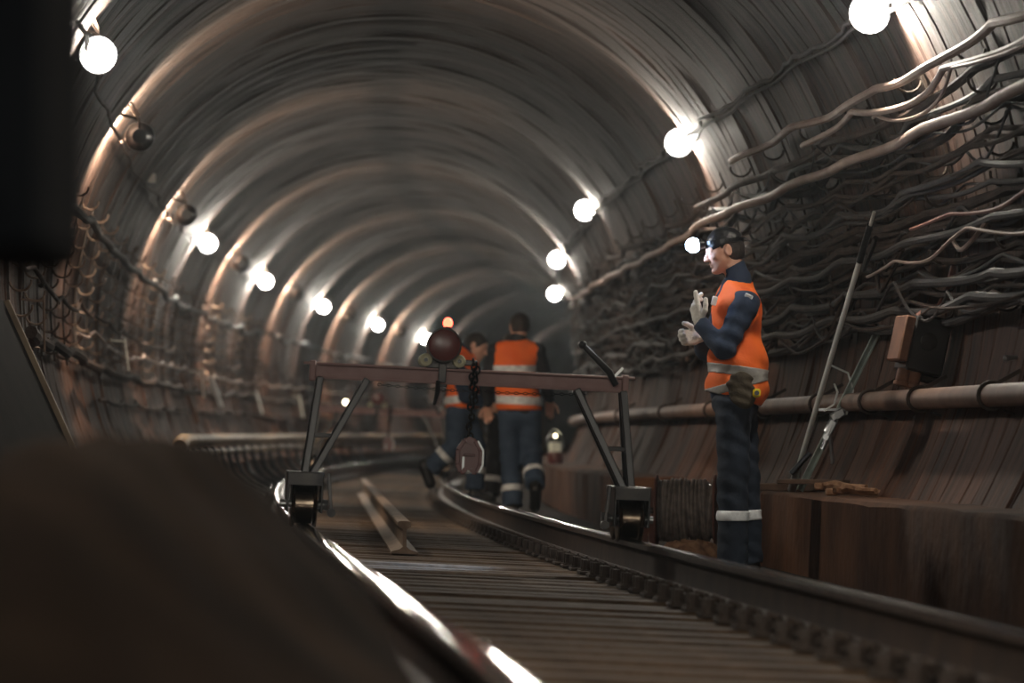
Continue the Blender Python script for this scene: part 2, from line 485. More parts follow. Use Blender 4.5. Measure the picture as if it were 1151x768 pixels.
# fastenings: base plate, two clips, screws
def fastening():
    r = empty('rail_fastening', (0, 0, 0))
    MB().box((0, 0, .008), (.36, .19, .018), bev=.004).build('base_plate', M['fast'], r)
    for s in (-1, 1):
        m = MB(); m.box((s*.105, 0, .035), (.06, .12, .035), bev=.010); m.tube([(s*.075, -.045, .03), (s*.10, -.05, .068), (s*.125, 0, .075), (s*.10, .05, .068), (s*.075, .045, .03)], .014, 7)
        m.build('clip', M['fast'], r)
        for yy in (-.055, .055):
            MB().disc((s*.145, yy, .045), (0, 0, 1), .021, .055, 6, bev=.004).disc((s*.145, yy, .018), (0, 0, 1), .032, .010, 10).build('bolt', M['fast'], r)
    return r
FR = fastening(); FM = None
# a one-mesh copy for those far away
import bmesh
def merged(root, name, mats):
    bm = bmesh.new()
    for ch in root.children: bm.from_mesh(ch.data)
    me = bpy.data.meshes.new(name); bm.to_mesh(me); bm.free()
    for m in mats: me.materials.append(m)
    return me
FM = merged(FR, 'rail_fastening', [M['fast']])
first = True
for i, q in enumerate(SLQ):
    if q > 2.3: break
    for sd in (-1, 1):
        if q < 1.25 and sd == 1:
            o = FR if first else copy_tree(FR); first = False
        else:
            o = bpy.data.objects.new('rail_fastening', FM); COL.objects.link(o)
        o.location = T(q, sd*GL, -.1815-.019); o.rotation_euler = (0, BETA, yaw(q) + (PI if random.random() < .5 else 0)*0)
        if sd == 1: setp(o, 'rusty bolted fastening holding the right rail to a sleeper', 'fastening', 'fastenings of the right rail')
        else: setp(o, 'rusty bolted fastening holding the left rail to a sleeper', 'fastening', 'fastenings of the left rail')

# the loose length of old rail lying between the running rails
def lr(y, x, z, A=at(455, 617, 1.055), B=at(409, 549, 2.12)):
    t = y; p = A.lerp(B, t); qa = A.y/D1; d = (B-A); d.z = 0; d.normalize(); n = Vector((d.y, -d.x, 0))
    qq = p.y/D1; c, s = cs(qq); lat = p.x-c
    base = -RH - .1815 - .022 - lat*CANT + .1815 + .004
    return Vector((p.x, p.y, base)) + n*x + Vector((0, 0, z - x*CANT))
o = rail_mesh('old_rail', lr, list(np.linspace(0, 1, 30)), [M['oldrail'], M['oldrail']])
setp(o, 'loose length of rusty old rail lying on the sleepers between the running rails', 'rail')

# ------------------------------------------------------------------ contact rail on the left
def contact_rail():
    r = empty('contact_rail', P(1.4, -1.55, -.2), label='covered contact rail in pale banded casing beside the left rail', cat='contact rail')
    inv = r.location.copy()
    def tb(lat, z, rad, m, nm, q0=1.37, q1=5.):
        pts = []; rr = []
        y = q0*D1; i = 0
        while y < q1*D1:
            dz = -.04*max(0, 1-(y-q0*D1)/1.5)
            pts.append(P(y/D1, lat, z+dz)-inv); rr.append(rad*(1.0 if i % 4 else .82)); y += .28; i += 1
        MB().tube(pts, rr, 10).build(nm, m, r)
    tb(-1.50, -.05, .062, M['tp'], 'upper_casing')
    tb(-1.50, -.17, .05, M['tp'], 'lower_casing', 1.36)
    y = 1.42*D1
    while y < 3.4*D1:
        q = y/D1
        a = [P(q, -1.48, -.12), P(q, -1.44, -.26), P(q, -1.40, -.40), P(q, -1.30, -.50), P(q, -1.16, -.56)]
        MB().tube([p-inv for p in a], .026, 8).box(P(q, -1.14, -.60)-inv, (.2, .14, .05), Euler((0, 0, yaw(q))), .008).build('bracket', M['dkmetal'], r)
        y += 2.2
contact_rail()

# ------------------------------------------------------------------ lamps
def lamp(q, lat, z, away, label, group, on=True, wire=True, mname='bulb', rg=.08, dead=False):
    side = -1 if lat < 0 else 1
    r = empty('tunnel_lamp', P(q, lat, z), (0, 0, yaw(q)), label, 'lamp', group)
    d = 1 if away else -1
    wx = wl(z, side) - lat     # to the wall
    h = MB()
    h.lathe((0, 0, 0), (0, d, 0), [(.0, -.115), (.05, -.115), (.062, -.10), (.070, -.075), (.105, -.05), (.110, -.02), (.104, -.02), (.098, -.048), (.062, -.072), (.0, -.072)], 20)
    h.build('hood', M['black'], r)
    MB().sphere((0, d*.012, 0), rg, 16, 10).build('bulb', M[mname], r)
    b = MB(); b.tube([(0, -d*.10, .04), (0, -d*.10, .12), (wx*.6, -d*.10, .16), (wx*1.02, -d*.10, .14)], .012, 7)
    b.box((wx*.98, -d*.10, .14), (.03, .06, .12), bev=.005); b.build('bracket', M['bracket'], r)
    if wire:
        rn = random.Random(int(q*100)); m = MB()
        for j in range(3):
            pts = [(wx*.9*t, -d*.10 + rn.uniform(-.08, .08)*(1 if 0 < t < 1 else 0), .12 + .22*t*(1-t)*2 + rn.uniform(-.03, .05)) for t in (0, .25, .5, .75, 1)]
            m.tube(pts, .007, 6)
        m.build('wire', M['cable2'], r)
    return r
ZL, ZR = 2.16, 2.20
words = ['nearest', 'second', 'third', 'fourth', 'fifth', 'sixth', 'seventh']
for i, q in enumerate([1.09, 2.156, 2.69, 3.22, 3.755, 4.29]):
    lamp(q, -1.875, ZL, False, ['glaring lamp at the top left corner, wires looped over its hood', 'glaring lamp on the left wall, first past the dark gap', 'glaring lamp on the left wall, third from the camera', 'glaring lamp on the left wall above the left end of the trolley beam', 'glaring lamp on the left wall, fifth from the camera', 'small glaring lamp on the left wall just left of the hoist'][i], None)
for i, q in enumerate([1.39, 1.88, 2.42, 2.94, 3.45, 3.99]):
    lamp(q, -1.80, ZL, True, ['dark hood of a turned-away lamp under the top left glaring lamp', 'dark round lamp hood at the edge of the bright lining on the left', 'dark lamp hood between the second and third glaring lamps on the left', 'dark lamp hood between the third and fourth glaring lamps on the left', 'dark lamp hood between the fourth and fifth glaring lamps on the left', 'farthest dark lamp hood on the left wall'][i], None, mname='bulbwarm')
for i, q in enumerate([.985, 1.44, 1.92, 2.40, 2.90]):
    lamp(q, [2.18, 2.23, 2.16, 2.18, 2.16][i], [2.19, 2.21, 2.26, 2.20, 2.14][i], False, ['glaring lamp at the top right, over the lit cables', 'glaring lamp on the right vault above the worker with the head torch', 'small glaring lamp on the right beside the bright strip of lining', 'glaring lamp at the bend of the right wall, upper of two', 'glaring lamp at the bend of the right wall, lower of two'][i], None, rg=[.08, .075, .045, .08, .08][i])
# the same row goes on behind and beside the camera, outside the frame
for q, aw_ in ((.50, True), (.27, True), (.02, True)): lamp(q, -1.875, ZL, aw_, 'tunnel lamp high on the left wall beside the camera', 'lamps beside the camera', wire=False)
for q, aw_ in ((.30, True), (.05, True)): lamp(q, 2.16, 2.19, aw_, 'tunnel lamp high on the right wall beside the camera', 'right lamps beside the camera', wire=False)
for i, q in enumerate((4.6, 5.5)):  # extra lamps added to light the far end, hoods hiding their bulbs
    lamp(q, -1.875, ZL, True, 'added lamp far off on the left wall, bulb turned out of sight to light the bend', 'added far lamps on the left wall', wire=False)

# ------------------------------------------------------------------ cables and pipes
def run(name, label, z0, off, rad, q0, q1, m, side=1, sag=.05, span=2.6, seed=0, group=None, wand=.05, n=8, step=.18, cat='cable', ribbed=False, zend=None):
    step = .11 if q1 > 2 else .09; span = span*1.0
    rn = random.Random(seed); nspan = int((q1-q0)*D1/span)+3
    A = [rn.uniform(.2, 1.)*sag for _ in range(nspan)]; J = [rn.uniform(-1, 1)*wand for _ in range(nspan+1)]; O = [rn.uniform(0, .06) for _ in range(nspan+1)]
    ph = rn.uniform(0, span*.3)
    base = P(q0, wl(z0, side)-side*off, z0); pts = []; rr = []; y = q0*D1; i = 0
    while y < q1*D1:
        u = (y - q0*D1 + ph)/span; k = int(u); t = u-k; sm = t*t*(3-2*t)
        z = z0 - A[k]*4*t*(1-t) + J[k]*(1-sm) + J[k+1]*sm
        if zend is not None: z += (zend-z0)*(y/D1-q0)/(q1-q0)
        o = off + O[k]*(1-sm) + O[k+1]*sm + .02*math.sin(y*2.3+seed)
        pts.append(P(y/D1, wl(z, side)-side*o, z) - base); rr.append(rad*(1.06 if (ribbed and i % 2) else 1.)); y += step; i += 1
    ob = MB().tube(pts, rr, n).build(name, m, None, loc=base)
    return setp(ob, label, cat, group)

G = 'dusty cables on the right wall'
DL = 'thick dust-coated cable sagging between the hooks on the right wall'
rn = random.Random(21)
zs = [.62, .66, .70, .75, .80, .84, .88, .93, .98, 1.02, 1.06, 1.10, 1.15, 1.19, 1.23, 1.27, 1.31, 1.35, 1.39, 1.43, 1.47, 1.58, 1.62, 1.67, 1.71]
for i, z in enumerate(zs):
    run('cable', DL, z, rn.uniform(.05, .17), rn.choice([.011, .014, .018, .024, .020]), .60, 2.75, M[rn.choice(['cable', 'cable', 'cable3'])], 1, rn.uniform(.03, .09), seed=100+i, group=G, wand=.035, ribbed=rn.random() < .3)
for i, z in enumerate([.62, .69, .77, .84, .90, 1.01, 1.12, 1.24, 1.34, 1.49, 1.56, 1.66]):
    run('thin_cable', 'thin dark dusty cable woven among the thick ones on the right wall', z, rn.uniform(.06, .2), rn.choice([.007, .009, .011]), .60, 2.4, M[rn.choice(['cable', 'cable3', 'cable3'])], 1, rn.uniform(.06, .2), seed=200+i, group='thin cables on the right wall', wand=.07, n=6, span=rn.choice([2.2, 1.7, 3.2]))
run('main_cable', 'thickest pale cable running nearly straight over the dusty ones', 1.55, .22, .029, .58, 2.3, M['cable2'], 1, .012, seed=5, wand=.02, n=12, span=5.)
run('top_cable', 'topmost pale cable crossing the lit strip of lining at right', 1.86, .14, .023, .58, 1.30, M['cable2'], 1, .07, seed=6, wand=.03, ribbed=True, span=3.6)
run('upper_cable', 'pale corrugated cable just below the topmost one', 1.77, .19, .018, .58, 1.14, M['cable2'], 1, .10, seed=8, wand=.04, ribbed=True, span=3.)
run('wavy_wire', 'thin pale wavy wire looping down from the topmost cable', 1.74, .22, .010, .60, 1.02, M['cable2'], 1, .12, seed=9, wand=.04, n=6)
run('red_cable', 'thin reddish cable low on the right among dark ones', 1.08, .25, .010, .62, .99, M['cablered'], 1, .05, seed=12, wand=.03, n=6)
run('loose_bundle_cable', 'thin pale cable of the loose bundle right of the pole', .97, .24, .009, .72, 1.06, M['cable2'], 1, .08, seed=13, wand=.05, n=6)
run('supply_cable', 'lamp supply cable strapped along the right vault', 2.20, .03, .012, .6, 3.2, M['cable3'], 1, .012, seed=14, wand=.008)
run('supply_conduit', 'knobbly conduit beside the supply cable on the right vault', 2.235, .03, .014, .6, 3.2, M['cable3'], 1, .018, seed=15, wand=.010, ribbed=True, span=.7)
# left wall cables
run('cable', 'dark thick cable drooping along the left wall below the lamps', 1.50, .14, .03, 1.05, 4.2, M['cable3'], -1, .07, seed=31, wand=.03)
run('cable', 'pale lamp supply cable running along the left wall at hood height', 2.16, .06, .013, 1.0, 4.2, M['cable'], -1, .04, seed=32, wand=.02)
run('cable', 'thick dusty cable low on the left wall, near the leaning board', .56, .12, .034, 1.0, 4.0, M['cable'], -1, .05, seed=33, wand=.03)
run('cable', 'thin dusty cable midway up the left wall', .95, .10, .014, 1.0, 4.0, M['cable'], -1, .09, seed=34, wand=.04)
run('cable', 'thin pale cable on the left wall above the marker rods', .78, .10, .012, 1.4, 4.0, M['cable2'], -1, .06, seed=35, wand=.04)
run('cable', 'lowest thin cable on the left wall behind the contact rail', .30, .08, .016, 1.5, 4.2, M['cable'], -1, .05, seed=36, wand=.02)
# the water pipe
def pipe():
    q0, q1, z = .6, 3.4, .185
    base = P(.9, wl(z)-.13, z); r = empty('water_pipe', base, label='straight dusty brown pipe along the lower right wall', cat='pipe')
    pts = [P(q, wl(z)-.13, z)-base for q in np.arange(q0, q1, .03)]
    MB().tube(pts, .054, 16).build('pipe_barrel', M['pipe'], r)
    for q in [.70, .80, .895, .985, 1.06, 1.15, 1.27, 1.42, 1.6, 1.85, 2.1]:
        c = P(q, wl(z)-.13, z)-base; t = (P(q+.01, wl(z), z)-P(q, wl(z), z)).normalized(); n = Vector((t.y, -t.x, 0)); m = MB()
        m.tube([c + (n*math.cos(a)+Vector((0, 0, 1))*math.sin(a))*.064 for a in np.linspace(0, 2*PI, 19)], .010, 6)
        m.bar(c+n*.06+Vector((0, 0, -.07)), c+n*.15+Vector((0, 0, -.10)), .03, .012); m.bar(c+n*.03+Vector((0, 0, .06)), c+n*.14+Vector((0, 0, .12)), .02, .02)
        m.build('pipe_clamp', M['bracket'], r)
pipe()

# brackets with hooks
def bracket(side, z0, z1, nh, hookr, hm):
    """root at the middle height on the wall; bars follow the wall"""
    zm = (z0+z1)/2; L0 = wl(zm, side); r = empty('cable_bracket', (0, 0, 0)); m = MB()
    zz = np.linspace(z0, z1, 9); pts = [Vector((wl(z, side)-side*.02-L0, 0, z-zm)) for z in zz]
    for a, b in zip(pts[:-1], pts[1:]): m.bar(a, b, .05, .014, side=(1, 0, 0))
    m.build('bar', M['bracket'], r)
    for i in range(nh):
        z = z0 + (z1-z0)*(i+.5)/nh; x = wl(z, side)-side*.03-L0; h = MB()
        arc = [Vector((x - side*(hookr - hookr*math.cos(a)), 0, z-zm-hookr*.9*math.sin(a)*1.0)) for a in np.linspace(0, PI*1.05, 9)]
        h.tube(arc, .008, 6); h.build('hook', M[hm], r)
    return r, zm, L0
def bmesh_of(root, name): 
    bm = bmesh.new(); mats = []
    me = bpy.data.meshes.new(name)
    for ch in root.children:
        mt = ch.data.materials[0]
        if mt not in mats: mats.append(mt)
        n0 = len(bm.faces); bm.from_mesh(ch.data); bm.faces.ensure_lookup_table()
        for f in bm.faces[n0:]: f.material_index = mats.index(mt)
    bm.to_mesh(me); bm.free()
    for mt in mats: me.materials.append(mt)
    return me
for side, z0, z1, nh, hr, hm, qa, qb, stp, lab, grp in (
        (1, .58, 1.92, 9, .07, 'bracket', .66, 2.6, 1.98, 'iron cable bracket bolted to the right wall behind the cables', 'cable brackets on the right wall'),
        (-1, .50, 1.75, 9, .06, 'hook', 1.06, 2.9, 1.98, 'iron bracket with curved hooks on the left wall', 'hook brackets on the left wall')):
    br, zm, L0 = bracket(side, z0, z1, nh, hr, hm); fm = bmesh_of(br, 'cable_bracket'); q = qa; first = True
    while q < qb:
        if q < 1.5:
            o = br if first else copy_tree(br); first = False
        else:
            o = bpy.data.objects.new('cable_bracket', fm); COL.objects.link(o)
        o.location = P(q, L0, zm); o.rotation_euler = (0, 0, yaw(q)); setp(o, lab, 'bracket', grp); q += stp/D1

# hanging wire loops on the right wall
for i in range(12):
    q = rn.uniform(.86, 1.5); z = rn.uniform(.62, 1.15); w = rn.uniform(.25, .8); dp = rn.uniform(.08, .25)
    b = P(q, wl(z)-.16, z); pts = []
    for t in np.linspace(0, 1, 14):
        zz = z - dp*4*t*(1-t); pts.append(P(q+w*t/D1*2, wl(zz)-.2-.03*math.sin(5*t), zz)-b)
    setp(MB().tube(pts, rn.choice([.008, .012, .016]), 6).build('hanging_cable', M[rn.choice(['cable', 'cable3', 'cable2'])], None, loc=b), 'short slack cable end hanging in a loop below the right wall cables', 'cable', 'slack loops under the right wall cables')
# pale cable drooping at the right edge
b = aw(1085, 290, .1); pts = [aw(x, y, .08) for x, y in ((1085, 288), (1092, 305), (1100, 318), (1112, 326), (1125, 331), (1140, 339), (1175, 344))]
setp(MB().tube([p-b for p in pts], .011, 8).build('drooping_cable', M['cable2'], None, loc=b), 'pale cable drooping toward the right edge above the pipe', 'cable')

# ------------------------------------------------------------------ rail trolley (gantry) and hoist
def rot_at(q): return (0, BETA, yaw(q))

def trolley():
    r = empty('rail_trolley', (0, 0, 0))
    # I-beam across
    m = MB(); z0, z1 = .705, .783; a, b = -.765, .735
    m.box(((a+b)/2, 0, z1-.006), (b-a, .075, .012), bev=.002); m.box(((a+b)/2, 0, z0+.006), (b-a, .075, .012), bev=.002); m.box(((a+b)/2, 0, (z0+z1)/2), (b-a, .010, z1-z0-.01))
    m.build('beam', M['redbeam'], r)
    for x in (a-.012, b+.012): MB().box((x, 0, .742), (.03, .10, .10), bev=.004).box((x+(.02 if x > 0 else -.02), 0, .778), (.05, .10, .012), bev=.002).build('end_plate', M['redbeam'], r)
    for s in (-1, 1):
        for yy in (-.11, .11):
            fy = .05*(1 if yy > 0 else -1)
            MB().bar((s*.738, fy, .712), (s*.792, yy, .24), .036, .036, bev=.005).build('post', M['black'], r)
            MB().bar((s*.51, fy, .712), (s*.755, yy, .24), .034, .034, bev=.005, side=(0, 1, 0)).build('brace', M['black'], r)
            MB().bar((s*.645, yy*.75, .43), (s*.77, yy*.75, .43), .022, .022, bev=.003).build('rung', M['dkmetal'], r)
        # wheel housing: top plate, two cheeks each side of the roller, along the rail
        h = MB(); xc = s*.79
        h.box((xc, 0, .242), (.18, .46, .018), bev=.003)
        for yy in (-.23, .23): h.box((xc, yy, .215), (.17, .012, .06), bev=.002)
        for dx in (-.082, .082): h.box((xc+dx, 0, .15), (.012, .46, .19), bev=.003)
        h.build('wheel_housing', M['dkmetal'], r)
        for yy in (-.13, .13):
            w = MB(); w.lathe((xc, yy, .093), (1, 0, 0), [(.0, -.062), (.106, -.062), (.111, -.056), (.106, -.046), (.093, -.042), (.091, 0), (.093, .042), (.106, .046), (.111, .056), (.106, .062), (.0, .062)], 32)
            wo = w.build('wheel', M['roller'], r)
            MB().disc((xc, yy, .093), (1, 0, 0), .018, .225, 12).disc((xc-s*.106, yy, .093), (1, 0, 0), .028, .02, 6).build('axle', M['steel'], wo)
        MB().bar((xc-s*.11, -.2, .25), (xc-s*.13, -.22, .06), .018, .018, bev=.003).disc((xc-s*.13, -.23, .06), (0, 1, 0), .022, .05, 10).build('brake_lever', M['dkmetal'], r)
    # lever on the right end and light clip
    MB().tube([(.70, -.045, .74), (.665, -.055, .80), (.53, -.06, .925)], [.016, .018, .014], 10).sphere((.527, -.06, .928), .022).build('lever', M['black'], r)
    MB().bar((.69, -.05, .78), (.73, -.05, .825), .012, .012).build('pin', M['steel'], r)
    # slack hand chain along the underside
    c = MB()
    for i in range(46):
        t = i/45; x = -.45 + t*1.0; z = .688 - .012*4*t*(1-t); tk = [Vector((x + .011*math.cos(a), -.045 + (.006*math.sin(a) if i % 2 else 0), z + (0 if i % 2 else .006*math.sin(a)))) for a in np.linspace(0, 2*PI, 9)]
        c.tube(tk, .002, 4, caps=False)
    c.build('hand_chain', M['dkmetal'], r)
    return r

def hoist():
    r = empty('chain_hoist', (0, 0, 0))
    MB().lathe((0, 0, .955-.84), (0, 1, 0), [(0, -.14), (.072, -.14), (.082, -.135), (.085, -.125), (.085, .12), (.08, .13), (0, .13)], 32).build('drum', M['maroon'], r)
    MB().tube([Vector((.0865*math.cos(a), -.136, .115+.0865*math.sin(a))) for a in np.linspace(0, 2*PI, 33)], .005, 6).build('rim', M['steel'], r)
    for x in (-.09, .085):
        for y in (-.06, .06):
            w = MB().lathe((x, y, .036), (0, 1, 0), [(0, -.018), (.012, -.018), (.014, -.012), (.02, -.012), (.03, -.018), (.034, -.014), (.034, .014), (.03, .018), (0, .018)], 20).build('wheel', M['cream'], r)
            MB().disc((x, y-.02 if y < 0 else y+.02, .036), (0, 1, 0), .011, .01, 8).build('hub', M['black'], w)
    MB().box((0, -.045, .02), (.17, .012, .05), bev=.004).box((0, .045, .02), (.17, .012, .05), bev=.004).box((0, -.052, -.02), (.04, .012, .12), bev=.003).box((0, .052, -.02), (.04, .012, .12), bev=.003).box((0, 0, -.095), (.05, .12, .014), bev=.003).build('frame', M['dkmetal'], r)
    MB().tube([(-.02, -.055, -.07), (-.02, -.06, -.13), (-.035, -.06, -.20)], [.012, .014, .009], 8).build('crank_handle', M['black'], r)
    ch = MB()
    for k, (x0, zt, zb) in enumerate(((.158, .035, -.36), (.176, .02, -.20))):
        z = zt; i = 0
        while z > zb:
            a4 = np.linspace(0, 2*PI, 11); xx = x0 + .006*math.sin(i*1.3)
            ch.tube([Vector((xx + (.013*math.cos(a) if i % 2 else 0), -.058 + (0 if i % 2 else .013*math.cos(a)), z + .019*math.sin(a))) for a in a4], .0058, 6, caps=False)
            z -= .026; i += 1
    # chain passes over the beam, so it starts from a small drum bracket
    ch.box((.115, -.03, .03), (.13, .05, .03), bev=.005)
    ch.build('chain', M['dkmetal'], r)
    # clamp: hexagonal loop of bars with jaws
    X0 = .160; hexa = [(0, -.37), (.030, -.375), (.060, -.425), (.060, -.50), (.042, -.54), (.018, -.54)]; g = MB()
    for sgn in (-1, 1):
        for (xa, za), (xb, zb) in zip(hexa[:-1], hexa[1:]): g.bar((X0+sgn*xa, -.058, za), (X0+sgn*xb, -.058, zb), .022, .018, side=(0, 1, 0), bev=.003)
        g.disc((X0+sgn*.022, -.058, -.53), (0, 1, 0), .014, .05, 10)
    g.prism([(X0-.025, -.38), (X0+.025, -.38), (X0+.055, -.425), (X0+.055, -.495), (X0+.036, -.53), (X0-.036, -.53), (X0-.055, -.495), (X0-.055, -.425)], -.060, -.050)
    g.box((X0, -.066, -.45), (.06, .014, .014), bev=.003); g.disc((X0, -.058, -.375), (0, 1, 0), .020, .04, 12)
    cl = g.build('rail_clamp', M['maroon'], r); e = MB()
    for (xa, za), (xb, zb) in zip(hexa[1:-2], hexa[2:-1]): e.bar((X0+xa+.012, -.070, za), (X0+xb+.012, -.070, zb), .009, .006, side=(0, 1, 0))
    e.bar((X0-.03, -.070, -.46), (X0-.03, -.070, -.53), .012, .006, side=(0, 1, 0))
    e.build('clamp_edge', M['steel'], cl)
    return r

tq = .931
T1 = trolley(); T1.location = T(tq, 0, 0); T1.rotation_euler = rot_at(tq)
setp(T1, 'near gantry trolley with red-brown beam on black legs, one wheel set on each rail', 'trolley', 'rail trolleys')
H1 = hoist(); H1.scale = (.93, .93, .93); H1.location = T(tq, -.148, .786); H1.rotation_euler = rot_at(tq)
setp(H1, 'maroon drum hoist on the near trolley beam, chain and clamp hanging down', 'hoist', 'hoists on the trolleys')
tq2 = 2.27
T2 = copy_tree(T1); T2.location = T(tq2, 0, 0); T2.rotation_euler = rot_at(tq2); T2['label'] = 'far gantry trolley seen small through the legs of the near one'
H2 = copy_tree(H1); H2.location = T(tq2, -.04, .786); H2.rotation_euler = rot_at(tq2); H2['label'] = 'small hoist on the far trolley beam, seen below the near beam'

# red warning lamp on a rod, clipped behind the near hoist
w = empty('warning_lamp', T(tq, -.122, .786), rot_at(tq), 'small glowing red lamp on a rod above the near hoist', 'lamp')
MB().tube([(0, .15, -.06), (0, .15, -.02), (0, .15, .02), (0, .15, .20)], .006, 8).box((0, .135, -.002), (.04, .10, .012), bev=.002).box((0, .09, -.035), (.03, .012, .06), bev=.002).build('rod', M['dkmetal'], w)
MB().sphere((0, .15, .222), .024, 14, 10, sc=(1, 1, 1.15)).build('lamp_glass', M['redled'], w)
MB().disc((0, .15, .198), (0, 0, 1), .018, .014, 12, bev=.003).build('lamp_base', M['black'], w)

# small lit lamps by the left end of the far trolley
b = at(365, 461, 2.28)
wb = empty('signal_lantern', T(tq2, -.42, .786), rot_at(tq2), 'small lit lantern on the left part of the far trolley beam', 'lantern')
MB().disc((0, 0, .01), (0, 0, 1), .03, .02, 12, bev=.004).disc((0, 0, .085), (0, 0, 1), .03, .02, 12, bev=.004).bar((.03, 0, .005), (.03, 0, .09), .006, .006).bar((-.03, 0, .005), (-.03, 0, .09), .006, .006).build('lantern_frame', M['dkmetal'], wb)
MB().sphere((0, 0, .048), .03, 12, 8).build('lantern_glass', M['tinlamp'], wb)

# ------------------------------------------------------------------ people: signed distance fields turned into meshes
f32 = np.float32
def V3(p): return np.array(p, dtype=f32)
def cone(a, b, ra, rb, sc=(1, 1, 1)):
    a = V3(a); b = V3(b); sc = V3(sc)
    def f(X, Y, Z):
        A = a/sc; B = b/sc; d = B-A; L = max(float((d*d).sum()), 1e-9)
        px = X/sc[0]-A[0]; py = Y/sc[1]-A[1]; pz = Z/sc[2]-A[2]
        t = np.clip((px*d[0]+py*d[1]+pz*d[2])/L, 0, 1)
        return (np.sqrt((px-t*d[0])**2+(py-t*d[1])**2+(pz-t*d[2])**2) - (ra+(rb-ra)*t))*float(sc.min())
    r = max(ra, rb)*max(sc); f.lo = np.minimum(a, b)-r; f.hi = np.maximum(a, b)+r
    return f
def ell(c, r, R=None):
    c = V3(c); r = V3(r); Rm = np.eye(3, dtype=f32) if R is None else np.array(R, dtype=f32)   # columns = axes
    def f(X, Y, Z):
        dx, dy, dz = X-c[0], Y-c[1], Z-c[2]
        u = (dx*Rm[0, 0]+dy*Rm[1, 0]+dz*Rm[2, 0]); v = (dx*Rm[0, 1]+dy*Rm[1, 1]+dz*Rm[2, 1]); w = (dx*Rm[0, 2]+dy*Rm[1, 2]+dz*Rm[2, 2])
        k0 = np.sqrt((u/r[0])**2+(v/r[1])**2+(w/r[2])**2); k1 = np.sqrt((u/r[0]**2)**2+(v/r[1]**2)**2+(w/r[2]**2)**2)+1e-6
        return k0*(k0-1)/k1
    m = float(r.max()); f.lo = c-m; f.hi = c+m
    return f
def U(fs, k=.02):
    def f(X, Y, Z):
        a = fs[0](X, Y, Z)
        for g in fs[1:]:
            b = g(X, Y, Z); h = np.clip(.5+.5*(b-a)/k, 0, 1); a = b+(a-b)*h-k*h*(1-h)
        return a
    f.lo = np.min([g.lo for g in fs], 0); f.hi = np.max([g.hi for g in fs], 0); return f
def cut(f0, g, k=.008):      # f0 minus g
    def f(X, Y, Z):
        a = f0(X, Y, Z); b = -g(X, Y, Z); h = np.clip(.5-.5*(b-a)/k, 0, 1); return b+(a-b)*h+k*h*(1-h)
    f.lo, f.hi = f0.lo, f0.hi; return f
def half(n, p):              # keeps the side opposite to n
    n = V3(n)/np.linalg.norm(n); d = float((n*V3(p)).sum())
    def f(X, Y, Z): return X*n[0]+Y*n[1]+Z*n[2]-d
    return f
def inter(f0, *gs):
    def f(X, Y, Z):
        a = f0(X, Y, Z)
        for g in gs: a = np.maximum(a, g(X, Y, Z))
        return a
    f.lo, f.hi = f0.lo, f0.hi; return f
def grow(f0, r, wr=0., fr=(30, 24, 34), ph=0.):
    def f(X, Y, Z):
        a = f0(X, Y, Z)-r
        if wr: a = a - wr*(np.sin(X*fr[0]+Z*fr[2]*.6+ph+2*np.sin(Y*9+Z*7))*np.sin(Z*fr[2]+Y*fr[1]*.5+1.3*np.sin(X*11+ph)) + .5*np.sin(Z*fr[2]*2.1+X*25+Y*19+ph))
        return a
    f.lo = f0.lo-r-wr*2; f.hi = f0.hi+r+wr*2; return f

